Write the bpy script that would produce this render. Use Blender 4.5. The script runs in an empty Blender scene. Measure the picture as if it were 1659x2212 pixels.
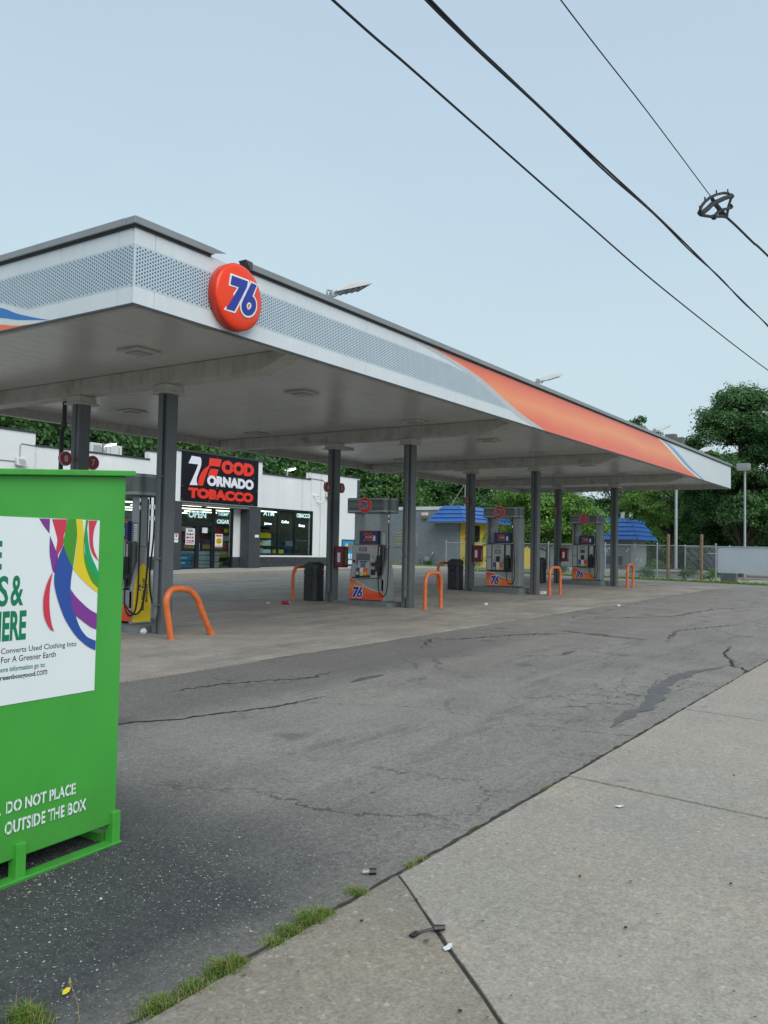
import bpy, math, random
import numpy as np
from mathutils import Vector, Matrix
rad = math.radians
rnd = random.Random(7)
rng = np.random.default_rng(5)
scene = bpy.context.scene
C = scene.collection

# ---------------------------------------------------------------- camera
F_ = Vector((0.82985025, 0.55632481, 0.04302642))
R_ = Vector((0.55606639, -0.83092376, 0.01886445))
U_ = Vector((-0.04624643, -0.00827088, 0.99889582))
cd = bpy.data.cameras.new('camera'); cam = bpy.data.objects.new('camera', cd); C.objects.link(cam)
cam.matrix_world = Matrix(((R_.x, U_.x, -F_.x, 0), (R_.y, U_.y, -F_.y, 0), (R_.z, U_.z, -F_.z, 1.6), (0, 0, 0, 1)))
cd.sensor_fit = 'HORIZONTAL'; cd.sensor_width = 36; cd.lens = 36 * 1858.24 / 1659
cd.clip_start = 0.05; cd.clip_end = 2000
scene.camera = cam

# ---------------------------------------------------------------- sky, sun, exposure
SUN_EL, SUN_AZ = rad(42), rad(-122)          # azimuth measured from +X, towards -Y: behind the camera, street side
w = bpy.data.worlds.new('World'); scene.world = w; w.use_nodes = True
nt = w.node_tree; nt.nodes.clear()
out = nt.nodes.new('ShaderNodeOutputWorld')
sky = nt.nodes.new('ShaderNodeTexSky'); sky.sky_type = 'NISHITA'; sky.sun_disc = False
sky.sun_elevation = SUN_EL; sky.sun_rotation = rad(90) - SUN_AZ; sky.dust_density = 4; sky.air_density = 1.2
b1 = nt.nodes.new('ShaderNodeBackground'); b1.inputs[1].default_value = 0.06
nt.links.new(sky.outputs[0], b1.inputs[0])
tc = nt.nodes.new('ShaderNodeTexCoord'); sx = nt.nodes.new('ShaderNodeSeparateXYZ')
nt.links.new(tc.outputs['Generated'], sx.inputs[0])
nz = nt.nodes.new('ShaderNodeTexNoise'); nz.inputs['Scale'].default_value = 2.2; nz.inputs['Detail'].default_value = 3
mp = nt.nodes.new('ShaderNodeMapping'); mp.inputs['Scale'].default_value = (1, 1, 3)
nt.links.new(tc.outputs['Generated'], mp.inputs[0]); nt.links.new(mp.outputs[0], nz.inputs[0])
ma = nt.nodes.new('ShaderNodeMath'); ma.operation = 'MULTIPLY_ADD'; ma.inputs[1].default_value = 0.24; 
nt.links.new(nz.outputs[0], ma.inputs[0]); nt.links.new(sx.outputs[2], ma.inputs[2])
cr = nt.nodes.new('ShaderNodeValToRGB'); e = cr.color_ramp
e.elements[0].position = 0.0; e.elements[0].color = (.515, .635, .69, 1)
e.elements[1].position = 1.0; e.elements[1].color = (.44, .555, .655, 1)
for p_, c_ in ((.14, (.52, .64, .69, 1)), (.30, (.50, .63, .69, 1)), (.42, (.475, .605, .685, 1)), (.52, (.45, .575, .68, 1)), (.62, (.43, .55, .66, 1))):
    k = e.elements.new(p_); k.color = c_
nt.links.new(ma.outputs[0], cr.inputs[0])
b2 = nt.nodes.new('ShaderNodeBackground'); b2.inputs[1].default_value = 0.86
nt.links.new(cr.outputs[0], b2.inputs[0])
mx = nt.nodes.new('ShaderNodeMixShader'); mx.inputs[0].default_value = 0.9
nt.links.new(b1.outputs[0], mx.inputs[1]); nt.links.new(b2.outputs[0], mx.inputs[2]); nt.links.new(mx.outputs[0], out.inputs[0])
sl = bpy.data.lights.new('sun', 'SUN'); sl.energy = 1.5; sl.angle = rad(50); sl.color = (1, .955, .89)
so = bpy.data.objects.new('sun', sl); C.objects.link(so)
sd = Vector((math.cos(SUN_EL) * math.cos(SUN_AZ), math.cos(SUN_EL) * math.sin(SUN_AZ), math.sin(SUN_EL)))
so.rotation_euler = sd.to_track_quat('Z', 'Y').to_euler(); so.location = (0, -10, 30)
vs = scene.view_settings; vs.view_transform = 'Standard'; vs.look = 'None'; vs.exposure = 0.55; vs.gamma = 1; vs.use_curve_mapping = False
scene.cycles.max_bounces = 6; scene.cycles.diffuse_bounces = 3; scene.cycles.glossy_bounces = 3
scene.cycles.transmission_bounces = 4; scene.cycles.transparent_max_bounces = 6
scene.cycles.use_denoising = True

# ---------------------------------------------------------------- materials
def newmat(name):
    m = bpy.data.materials.new(name); m.use_nodes = True
    n = m.node_tree.nodes; p = n['Principled BSDF']
    return m, m.node_tree, p
def N(t, typ, **kw):
    n = t.nodes.new(typ)
    for k, v in kw.items():
        if k in ('op',): n.operation = v
        elif k == 'ins':
            for i, val in v.items(): n.inputs[i].default_value = val
        else: setattr(n, k, v)
    return n
def mixc(t, fac, a, b, blend='MIX'):
    m = t.nodes.new('ShaderNodeMix'); m.data_type = 'RGBA'; m.blend_type = blend
    for s, v in ((m.inputs[0], fac), (m.inputs[6], a), (m.inputs[7], b)):
        if isinstance(v, (int, float)): s.default_value = v
        elif isinstance(v, tuple): s.default_value = (*v, 1) if len(v) == 3 else v
        else: t.links.new(v, s)
    return m.outputs[2]
def noise(t, co, scale, detail=4, rough=.5, dist=0):
    n = N(t, 'ShaderNodeTexNoise', ins={'Scale': scale, 'Detail': detail, 'Roughness': rough, 'Distortion': dist}); t.links.new(co, n.inputs['Vector']); return n.outputs['Fac']
def ramp(t, v, a, b, lo=0., hi=1.):
    n = N(t, 'ShaderNodeMapRange', ins={1: a, 2: b, 3: lo, 4: hi}); t.links.new(v, n.inputs[0]); return n.outputs[0]
def math2(t, op, a, b):
    n = N(t, 'ShaderNodeMath', op=op)
    for s, v in ((n.inputs[0], a), (n.inputs[1], b)):
        if isinstance(v, (int, float)): s.default_value = v
        else: t.links.new(v, s)
    return n.outputs[0]
def bump(t, p, h, strength=.3, dist=.01):
    b = N(t, 'ShaderNodeBump', ins={'Strength': strength, 'Distance': dist}); t.links.new(h, b.inputs['Height']); t.links.new(b.outputs[0], p.inputs['Normal']); return b
def wpos(t):
    return N(t, 'ShaderNodeNewGeometry').outputs['Position']
def mat(name, col, rough=.5, metal=0., var=.08, vscale=3., bumps=0., bscale=60., dirt=0., dirtcol=(.12, .10, .08), coat=0., spec=.5, streak=0.):
    m, t, p = newmat(name); pos = wpos(t)
    c = (*col, 1)
    base = None
    if var:
        nv = noise(t, pos, vscale, 5, .6)
        f = ramp(t, nv, .3, .7, 1 - var, 1 + var)
        base = mixc(t, 1., c[:3], f, 'MULTIPLY')
    if dirt:
        nd = noise(t, pos, vscale * .6, 6, .65, .4)
        f = ramp(t, nd, .52, .74, 0, dirt)
        base = mixc(t, f, base if base else c[:3], dirtcol)
    if streak:
        mpn = N(t, 'ShaderNodeMapping', ins={'Scale': (9, 9, .6)}); t.links.new(pos, mpn.inputs[0])
        ns = noise(t, mpn.outputs[0], 1.2, 5, .6)
        f = ramp(t, ns, .5, .8, 0, streak)
        base = mixc(t, f, base if base else c[:3], dirtcol)
    if base is not None: t.links.new(base, p.inputs['Base Color'])
    else: p.inputs['Base Color'].default_value = c
    p.inputs['Roughness'].default_value = rough; p.inputs['Metallic'].default_value = metal
    p.inputs['Coat Weight'].default_value = coat; p.inputs['Specular IOR Level'].default_value = spec
    if bumps: bump(t, p, noise(t, pos, bscale, 4, .6), bumps, .01)
    return m
def emis(name, col, s):
    m, t, p = newmat(name); p.inputs['Base Color'].default_value = (*col, 1); p.inputs['Emission Color'].default_value = (*col, 1); p.inputs['Emission Strength'].default_value = s
    return m

M = {}
M['fascia'] = mat('fascia_paint', (.63, .68, .71), .30, 0, .05, 1.5, streak=.12, dirtcol=(.30, .31, .31))
M['cap'] = mat('cap_flashing', (.30, .31, .31), .38, .55, .08, 3)
M['capdark'] = mat('cap_shadow_gap', (.03, .03, .035), .6)
M['dots'] = mat('dot_print', (.045, .125, .25), .45, var=.05)
M['bluep'] = mat('blue_print', (.02, .17, .50), .4, var=.05)
M['lbluep'] = mat('light_blue_print', (.20, .36, .62), .4, var=.05)
M['redp'] = mat('red_print', (.75, .10, .04), .4, var=.05)
M['whitep'] = mat('white_print', (.78, .80, .80), .4, var=.03)
M['yellowp'] = mat('yellow_print', (.85, .62, .25), .4, var=.03)
M['silverp'] = mat('silver_print', (.50, .52, .54), .4, var=.04)
M['col'] = mat('column_grey_paint', (.118, .130, .140), .42, 0, .10, 2.5, .05, 30, streak=.25, dirtcol=(.06, .065, .07))
M['soff'] = None
M['beam'] = mat('beam_paint', (.46, .455, .42), .5, 0, .10, 4, 0, dirt=.75, dirtcol=(.17, .15, .115), streak=.4)
M['cappl'] = mat('column_head_paint', (.50, .495, .46), .5, 0, .08, 5, dirt=.5, dirtcol=(.13, .12, .10))
M['roundel'] = mat('orange_red_plastic', (.86, .055, .012), .22, 0, .04, 2, spec=.4)
M['roundrim'] = mat('red_plastic_rim', (.62, .035, .015), .3, 0, .05, 2)
M['white'] = mat('white_lettering', (.80, .82, .84), .4, var=.02)
M['navy'] = mat('navy_lettering', (.018, .035, .30), .35, var=.03)
M['orange'] = mat('bollard_orange', (.72, .17, .045), .38, 0, .16, 9, .04, 60, dirt=.35, dirtcol=(.35, .09, .03))
M['pump'] = mat('pump_grey_metal', (.32, .335, .34), .36, .35, .05, 4)
M['pumpd'] = mat('pump_dark_grey', (.12, .13, .14), .4, .2, .05, 4)
M['pumph'] = mat('pump_header_grey', (.17, .185, .185), .38, .35, .05, 4)
M['pumpl'] = mat('pump_light_panel', (.44, .455, .46), .45, 0, .06, 6)
M['black'] = mat('black_plastic', (.012, .013, .015), .35, var=.1)
M['hose'] = mat('black_rubber', (.008, .008, .009), .45, var=.1)
M['chrome'] = mat('bright_metal', (.6, .6, .6), .22, 1., .03)
M['pumpor'] = None
M['yellow'] = mat('yellow_panel', (.82, .60, .01), .35, var=.05, dirt=.12)
M['blue'] = mat('blue_panel', (.012, .055, .33), .3, var=.05)
M['dkblue'] = mat('dark_blue_panel', (.01, .02, .12), .3, var=.05)
M['red'] = mat('red_enamel', (.30, .006, .016), .38, var=.08)
M['crim'] = mat('crimson_box', (.17, .005, .022), .4, var=.1)
M['island'] = mat('island_grey_paint', (.155, .18, .19), .55, 0, .15, 5, .1, 50, dirt=.3, dirtcol=(.08, .08, .08))
M['trash'] = mat('charcoal_bin_plastic', (.018, .022, .030), .5, 0, .12, 6, .05, 120)
M['trashl'] = mat('charcoal_bin_lid', (.033, .037, .045), .5, 0, .12, 6, .05, 120)
M['stucco'] = None
M['darkpaint'] = mat('charcoal_wall_paint', (.048, .055, .066), .6, 0, .12, 4, .2, 60, dirt=.15, dirtcol=(.1, .1, .1))
M['block'] = mat('split_face_block_paint', (.040, .047, .058), .75, 0, .18, 6, .9, 28)
M['coping'] = mat('dark_coping_metal', (.06, .065, .07), .45, .4, .08)
M['signblk'] = mat('sign_black_panel', (.006, .006, .012), .38, var=.05, spec=.25)
M['signred'] = mat('sign_red_vinyl', (.83, .035, .015), .3, var=.02)
M['signwht'] = mat('sign_white_vinyl', (.80, .80, .88), .3, var=.02)
M['frame'] = mat('black_window_frame', (.010, .011, .014), .35, var=.05)
M['letter'] = emis('lit_window_letters', (.60, .85, .88), .35)
M['letterb'] = emis('bright_led_letters', (.75, 1., 1.), 1.1)
M['tube'] = emis('ceiling_light_strip', (1., .93, .76), 3.4)
M['lamp'] = emis('lit_lamp_face', (1., 1., .96), 6.)
M['lampoff'] = mat('lamp_lens_grey', (.33, .34, .34), .35, var=.05)
M['lampbody'] = mat('lamp_body_white', (.62, .63, .62), .4, var=.05)
M['grey'] = mat('mid_grey_metal', (.28, .30, .31), .45, .3, .08)
M['galv'] = mat('galvanised_steel', (.38, .42, .44), .42, .5, .12, 8)
M['bronze'] = mat('bronze_lamp_head', (.16, .155, .14), .5, .3, .1)
M['wood'] = mat('weathered_wood', (.20, .145, .09), .8, 0, .3, 12, .3, 40)
M['green'] = None
M['greend'] = mat('bin_steel_green', (.055, .36, .045), .42, 0, .10, 6, .05, 40, dirt=.5, dirtcol=(.10, .16, .05))
M['poster'] = mat('white_poster', (.74, .80, .82), .35, var=.015)
M['txgreen'] = mat('green_ink', (.0, .19, .085), .4, var=.02)
M['txdark'] = mat('dark_ink', (.012, .02, .045), .4, var=.02)
M['txteal'] = mat('teal_ink', (.02, .19, .16), .4, var=.02)
for k, c in dict(purple=(.20, .035, .27), crimson=(.60, .035, .075), lgreen=(.055, .29, .022), yell=(.72, .58, .015), teal=(.0, .34, .12), royal=(.022, .075, .34)).items(): M['ink_' + k] = mat('ink_' + k, c, .38, var=.02)
M['brickpaint'] = None
M['mansard'] = mat('blue_metal_shingle', (.035, .125, .40), .42, 0, .12, 2.5, dirt=.25, dirtcol=(.05, .22, .55))
M['bwall'] = mat('pale_grey_wall', (.25, .28, .29), .7, 0, .08, 2, .2, 30, dirt=.1)
M['bwallw'] = mat('peeled_white_paint', (.75, .77, .78), .7)
M['ywall'] = mat('yellow_wall_paint', (.66, .50, .05), .65, 0, .08, 2, dirt=.2, dirtcol=(.5, .4, .1))
M['tarp'] = mat('blue_tarp', (.02, .22, .55), .4, 0, .1)
M['gblock'] = mat('glass_block', (.22, .23, .18), .12, 0, .3, 6)
M['wgrey'] = mat('weathered_concrete', (.28, .285, .27), .85, 0, .18, 3, .4, 30, dirt=.3)
M['wpaint'] = mat('painted_low_wall', (.19, .22, .215), .8, 0, .15, 3, .3, 30, dirt=.3)
M['banner'] = mat('white_banner_fabric', (.62, .68, .76), .6, 0, .05, 2, dirt=.2, dirtcol=(.45, .48, .52))
M['dirtm'] = mat('dark_joint_dirt', (.045, .038, .03), .95, 0, .4, 20, .5, 60)
M['crack'] = mat('crack_dark', (.020, .020, .020), .95, 0, .2, 20)
M['stain'] = mat('damp_asphalt_stain', (.108, .106, .106), .55, 0, .2, 9, .3, 120)
M['wire'] = mat('wire_black', (.010, .010, .011), .7, var=.1)
M['paper'] = mat('white_litter', (.72, .74, .74), .6, var=.05)
M['acrylic'] = mat('cooler_blue_print', (.02, .30, .55), .35, var=.05)
M['inter'] = mat('interior_wall', (.17, .18, .165), .8)
M['shelf'] = mat('shelf_metal', (.10, .10, .10), .5)
M['carpaint'] = mat('car_dark_paint', (.030, .034, .045), .2, .3, .05, coat=.6)
M['carglass'] = mat('car_dark_glass', (.015, .018, .02), .08)
M['yline'] = mat('yellow_line_paint', (.60, .42, .08), .7, 0, .2, 10, dirt=.5, dirtcol=(.2, .19, .17))
M['door_grey'] = mat('grey_door', (.35, .37, .38), .5)

def m_glass(name, tint=(.75, .85, .85), mixf=.30):
    m, t, p = newmat(name); o = t.nodes['Material Output']
    tr = N(t, 'ShaderNodeBsdfTransparent', ins={0: (*tint, 1)}); gl = N(t, 'ShaderNodeBsdfGlossy', ins={'Roughness': .02, 0: (.85, .9, .92, 1)})
    fr = N(t, 'ShaderNodeFresnel', ins={0: 1.5})
    mx = N(t, 'ShaderNodeMixShader'); bf_ = N(t, 'ShaderNodeNewGeometry').outputs['Backfacing']; s = math2(t, 'MULTIPLY', math2(t, 'ADD', fr.outputs[0], .02), math2(t, 'SUBTRACT', 1., bf_))
    t.links.new(s, mx.inputs[0]); t.links.new(tr.outputs[0], mx.inputs[1]); t.links.new(gl.outputs[0], mx.inputs[2]); t.links.new(mx.outputs[0], o.inputs[0])
    return m
M['glass'] = m_glass('shop_window_glass')

def m_green():
    m, t, p = newmat('bin_green_paint'); pos = wpos(t)
    a = mixc(t, ramp(t, noise(t, pos, 2.5, 4), .3, .7), (.045, .335, .040), (.058, .375, .050))
    sz = N(t, 'ShaderNodeSeparateXYZ'); t.links.new(pos, sz.inputs[0]); gr = math2(t, 'MULTIPLY', ramp(t, math2(t, 'ADD', sz.outputs[2], math2(t, 'MULTIPLY', noise(t, pos, 9, 5), .5)), .28, .75, .5, 0), noise(t, pos, 30, 5, .7)); a = mixc(t, gr, a, (.10, .13, .05))
    mps = N(t, 'ShaderNodeMapping', ins={'Scale': (14, 14, .9)}); t.links.new(pos, mps.inputs[0]); a = mixc(t, ramp(t, noise(t, mps.outputs[0], 1.3, 6, .75), .58, .76, 0, .28), a, (.10, .30, .09))
    rs = noise(t, pos, 26, 6, .7); f = ramp(t, rs, .69, .73)
    a = mixc(t, f, a, (.20, .055, .03))
    t.links.new(a, p.inputs['Base Color']); p.inputs['Roughness'].default_value = .36
    bump(t, p, noise(t, pos, 2.2, 3), .22, .03); return m
M['green'] = m_green()
def m_soffit():
    m, t, p = newmat('soffit_painted_metal'); pos = wpos(t)
    a = mixc(t, ramp(t, noise(t, pos, .6, 5, .6), .3, .7), (.49, .49, .475), (.58, .58, .56))
    mpn = N(t, 'ShaderNodeMapping', ins={'Scale': (.5, 6, 1)}); t.links.new(pos, mpn.inputs[0])
    a = mixc(t, ramp(t, noise(t, mpn.outputs[0], 2, 6, .7), .55, .8, 0, .35), a, (.28, .26, .22))
    t.links.new(a, p.inputs['Base Color']); p.inputs['Roughness'].default_value = .27
    mp2 = N(t, 'ShaderNodeMapping', ins={'Scale': (1.2, 9, 1)}); t.links.new(pos, mp2.inputs[0])
    bump(t, p, noise(t, mp2.outputs[0], 2.2, 4, .6), .22, .02); return m
M['soff'] = m_soffit()
def m_stucco():
    m, t, p = newmat('white_stucco'); pos = wpos(t)
    a = mixc(t, ramp(t, noise(t, pos, .8, 6, .6), .3, .7), (.70, .735, .75), (.77, .80, .81))
    mpn = N(t, 'ShaderNodeMapping', ins={'Scale': (5, 5, .35)}); t.links.new(pos, mpn.inputs[0])
    a = mixc(t, ramp(t, noise(t, mpn.outputs[0], 1.2, 6, .7), .58, .85, 0, .30), a, (.45, .43, .38))
    # rust streaks running down from the parapet
    s = N(t, 'ShaderNodeSeparateXYZ'); t.links.new(pos, s.inputs[0])
    for x0, wd, st in ((31.66, .05, .75), (30.95, .05, .5), (30.3, .09, .35), (16.72, .05, .5), (28.6, .25, .10)):
        wob = math2(t, 'MULTIPLY', math2(t, 'SUBTRACT', noise(t, pos, 3., 3), .5), .12)
        d = math2(t, 'ABSOLUTE', math2(t, 'ADD', math2(t, 'SUBTRACT', s.outputs[0], x0), wob), 0)
        f = math2(t, 'MULTIPLY', ramp(t, d, 0, wd, 1, 0), math2(t, 'MULTIPLY', noise(t, pos, 7, 4, .7), st * 1.5))
        a = mixc(t, f, a, (.42, .27, .12))
    t.links.new(a, p.inputs['Base Color']); p.inputs['Roughness'].default_value = .75
    bump(t, p, noise(t, pos, 35, 5, .6), .25, .01); return m
M['stucco'] = m_stucco()
def m_brickpaint():
    m, t, p = newmat('grey_painted_brick'); pos = wpos(t)
    s = N(t, 'ShaderNodeSeparateXYZ'); t.links.new(pos, s.inputs[0]); cmb = N(t, 'ShaderNodeCombineXYZ')
    t.links.new(math2(t, 'ADD', s.outputs[0], s.outputs[1]), cmb.inputs[0]); t.links.new(s.outputs[2], cmb.inputs[1])
    b = N(t, 'ShaderNodeTexBrick', ins={'Scale': 1, 'Mortar Size': .012, 'Brick Width': .42, 'Row Height': .145, 'Color1': (.165, .205, .225, 1), 'Color2': (.195, .235, .255, 1), 'Mortar': (.135, .165, .185, 1)})
    t.links.new(cmb.outputs[0], b.inputs[0])
    a = mixc(t, ramp(t, noise(t, pos, 1.2, 6, .7), .45, .75, 0, .5), b.outputs[0], (.24, .28, .30))
    t.links.new(a, p.inputs['Base Color']); p.inputs['Roughness'].default_value = .7
    bump(t, p, b.outputs[1], -.8, .02); return m
M['brickpaint'] = m_brickpaint()
def m_orangeprint(name, zc, zh, c1=(.87, .30, .12), c2=(.80, .155, .085)):
    m, t, p = newmat(name); pos = wpos(t)
    s = N(t, 'ShaderNodeSeparateXYZ'); t.links.new(pos, s.inputs[0])
    wob = math2(t, 'MULTIPLY', math2(t, 'SUBTRACT', noise(t, pos, .35, 3), .5), zh * 1.4)
    d = math2(t, 'ABSOLUTE', math2(t, 'SUBTRACT', math2(t, 'ADD', s.outputs[2], wob), zc), 0)
    a = mixc(t, ramp(t, d, 0, zh, 0, 1), c1, c2)
    t.links.new(a, p.inputs['Base Color']); p.inputs['Roughness'].default_value = .30; return m
M['fasciaor'] = m_orangeprint('orange_gradient_print', 4.60, .34)
M['pumpor'] = m_orangeprint('orange_pump_print', .72, .22, (.86, .24, .05), (.78, .075, .022))

def m_asphalt():
    m, t, p = newmat('worn_asphalt'); pos = wpos(t)
    s = N(t, 'ShaderNodeSeparateXYZ'); t.links.new(pos, s.inputs[0]); X, Y = s.outputs[0], s.outputs[1]
    big = noise(t, pos, .16, 5, .6, .6); med = noise(t, pos, 1.3, 6, .65); fine = noise(t, pos, 60, 4, .75); g2 = noise(t, pos, 24, 6, .85)
    a = mixc(t, ramp(t, big, .35, .65), (.202, .187, .168), (.258, .240, .216))
    a = mixc(t, ramp(t, med, .44, .72, 0, .5), a, (.135, .126, .116))
    mpn = N(t, 'ShaderNodeMapping', ins={'Rotation': (0, 0, rad(3)), 'Scale': (.25, 1.6, 1)}); t.links.new(pos, mpn.inputs[0])
    a = mixc(t, ramp(t, noise(t, mpn.outputs[0], 1.0, 7, .75), .50, .68, 0, .6), a, (.285, .266, .240))
    a = mixc(t, ramp(t, noise(t, mpn.outputs[0], 2.3, 7, .75), .54, .66, 0, .5), a, (.100, .095, .090))
    # older, darker strip between the long crack and the concrete pad
    e_ = math2(t, 'ADD', Y, math2(t, 'ADD', math2(t, 'MULTIPLY', math2(t, 'SUBTRACT', noise(t, pos, .8, 4), .5), .5), math2(t, 'MULTIPLY', X, -.02)))
    old = math2(t, 'MULTIPLY', ramp(t, e_, 5.28, 5.62), ramp(t, X, 11., 15., 1, 0))
    a = mixc(t, math2(t, 'MULTIPLY', old, .50), a, (.100, .096, .092))
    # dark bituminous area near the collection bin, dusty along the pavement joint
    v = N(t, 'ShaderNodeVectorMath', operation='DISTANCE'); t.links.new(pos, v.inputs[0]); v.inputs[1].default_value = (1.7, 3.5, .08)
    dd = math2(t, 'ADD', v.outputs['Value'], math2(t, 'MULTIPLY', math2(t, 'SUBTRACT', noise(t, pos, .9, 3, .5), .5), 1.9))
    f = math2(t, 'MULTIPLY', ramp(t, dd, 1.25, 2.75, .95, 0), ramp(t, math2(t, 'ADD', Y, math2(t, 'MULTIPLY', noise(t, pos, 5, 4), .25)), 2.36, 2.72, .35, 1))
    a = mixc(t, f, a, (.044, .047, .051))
    # grain and pale aggregate
    a = mixc(t, 1., a, ramp(t, g2, .36, .66, .74, 1.30), 'MULTIPLY')
    a = mixc(t, 1., a, ramp(t, fine, .30, .62, .62, 1.22), 'MULTIPLY')
    vo = N(t, 'ShaderNodeTexVoronoi', ins={'Scale': 140.}); t.links.new(pos, vo.inputs['Vector'])
    a = mixc(t, ramp(t, vo.outputs['Color'], .80, .95, 0, .42), a, (.44, .42, .39))
    # oil spots
    vs2 = N(t, 'ShaderNodeTexVoronoi', ins={'Scale': .9, 'Randomness': 1.}); t.links.new(pos, vs2.inputs['Vector'])
    sp = ramp(t, math2(t, 'ADD', vs2.outputs['Distance'], math2(t, 'MULTIPLY', noise(t, pos, 7, 5), .16)), .14, .25, .5, 0)
    a = mixc(t, sp, a, (.062, .059, .056))
    # faint hairline cracks everywhere
    vh = N(t, 'ShaderNodeTexVoronoi', feature='DISTANCE_TO_EDGE', ins={'Scale': .55}); nh = N(t, 'ShaderNodeTexNoise', ins={'Scale': 1.6, 'Detail': 6, 'Roughness': .7}); t.links.new(pos, nh.inputs['Vector'])
    vmh = N(t, 'ShaderNodeVectorMath', operation='MULTIPLY_ADD'); t.links.new(nh.outputs['Color'], vmh.inputs[0]); vmh.inputs[1].default_value = (1.1, 1.1, 0); t.links.new(pos, vmh.inputs[2]); t.links.new(vmh.outputs[0], vh.inputs['Vector'])
    hl = math2(t, 'MULTIPLY', ramp(t, vh.outputs['Distance'], .002, .009, .75, 0), ramp(t, noise(t, pos, .5, 3), .46, .56))
    a = mixc(t, hl, a, (.035, .033, .031))
    # map cracking along the pavement side
    vc = N(t, 'ShaderNodeTexVoronoi', feature='DISTANCE_TO_EDGE', ins={'Scale': 4.2})
    nd = N(t, 'ShaderNodeTexNoise', ins={'Scale': 5., 'Detail': 4}); t.links.new(pos, nd.inputs['Vector'])
    vm = N(t, 'ShaderNodeVectorMath', operation='MULTIPLY_ADD'); t.links.new(nd.outputs['Color'], vm.inputs[0]); vm.inputs[1].default_value = (.25, .25, 0); t.links.new(pos, vm.inputs[2])
    t.links.new(vm.outputs[0], vc.inputs['Vector'])
    mx_ = math2(t, 'MULTIPLY', ramp(t, math2(t, 'ABSOLUTE', math2(t, 'SUBTRACT', s.outputs[0], 9.3), 0), 1.4, 2.4, 1, 0), ramp(t, math2(t, 'ABSOLUTE', math2(t, 'SUBTRACT', s.outputs[1], 2.85), 0), .4, .75, 1, 0))
    mx_ = math2(t, 'MULTIPLY', mx_, ramp(t, noise(t, pos, 1.6, 3), .42, .55))
    mask2 = ramp(t, noise(t, pos, .28, 4, .6), .60, .68)
    mx_ = math2(t, 'MAXIMUM', mx_, math2(t, 'MULTIPLY', mask2, .7))
    ck = math2(t, 'MULTIPLY', ramp(t, vc.outputs['Distance'], .012, .035, .8, 0), mx_)
    a = mixc(t, ck, a, (.03, .03, .03))
    t.links.new(a, p.inputs['Base Color']); p.inputs['Roughness'].default_value = .82
    h = math2(t, 'SUBTRACT', math2(t, 'ADD', fine, math2(t, 'MULTIPLY', vo.outputs['Distance'], .5)), math2(t, 'MULTIPLY', ck, 2.))
    bump(t, p, h, .55, .006); return m
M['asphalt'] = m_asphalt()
def m_conc(name, c1, c2, stainc, oil=.5, aggr=.35, ox=0.):
    m, t, p = newmat(name); pos = wpos(t)
    big = noise(t, pos, .45, 6, .6, .5); med = noise(t, pos, 2.4, 6, .65); fine = noise(t, pos, 70, 5, .7)
    a = mixc(t, ramp(t, big, .35, .65), c1, c2)
    a = mixc(t, ramp(t, med, .40, .75, 0, .45), a, stainc)
    mpn = N(t, 'ShaderNodeMapping', ins={'Scale': (.35, 1.5, 1)}); t.links.new(pos, mpn.inputs[0])
    a = mixc(t, ramp(t, noise(t, mpn.outputs[0], 1.1, 7, .7), .48, .72, 0, oil), a, stainc)
    vs2 = N(t, 'ShaderNodeTexVoronoi', ins={'Scale': 1.9}); t.links.new(pos, vs2.inputs['Vector'])
    sp = ramp(t, math2(t, 'ADD', vs2.outputs['Distance'], math2(t, 'MULTIPLY', noise(t, pos, 8, 3), .12)), .10, .18, oil, 0)
    a = mixc(t, sp, a, tuple(x * .45 for x in c1))
    g2 = noise(t, pos, 26, 6, .85)
    a = mixc(t, ramp(t, noise(t, pos, .8, 3), .48, .64, 0, .30), a, (c2[0] * 1.08, c2[1] * .95, c2[2] * .86))
    a = mixc(t, 1., a, ramp(t, g2, .36, .66, .80, 1.20), 'MULTIPLY')
    a = mixc(t, 1., a, ramp(t, fine, .30, .62, .72, 1.16), 'MULTIPLY')
    vo = N(t, 'ShaderNodeTexVoronoi', ins={'Scale': 62.}); t.links.new(pos, vo.inputs['Vector'])
    a = mixc(t, ramp(t, vo.outputs['Color'], .84, .97, 0, aggr * 1.4), a, (.56, .53, .48))
    vd = N(t, 'ShaderNodeTexVoronoi', ins={'Scale': 6.}); t.links.new(pos, vd.inputs['Vector'])
    a = mixc(t, math2(t, 'MULTIPLY', ramp(t, vd.outputs['Distance'], .05, .09, .6, 0), ramp(t, vd.outputs['Color'], .55, .6)), a, (.07, .06, .05))
    t.links.new(a, p.inputs['Base Color']); p.inputs['Roughness'].default_value = .85
    bump(t, p, math2(t, 'ADD', fine, math2(t, 'MULTIPLY', vo.outputs['Distance'], .4)), .35, .004); return m
M['walk'] = m_conc('pavement_concrete', (.312, .286, .246), (.372, .337, .285), (.255, .232, .198), .35)
M['walk2'] = m_conc('pavement_concrete_dark', (.228, .206, .172), (.300, .265, .214), (.195, .176, .146), .35)
M['pad'] = m_conc('forecourt_concrete', (.275, .252, .224), (.388, .355, .310), (.142, .131, .119), .75, .15)
M['apron'] = m_conc('walkway_concrete', (.34, .325, .29), (.40, .38, .34), (.25, .23, .20), .4)
M['gravel'] = m_conc('pale_gravel_ground', (.36, .34, .31), (.44, .42, .38), (.28, .26, .23), .3)

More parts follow.
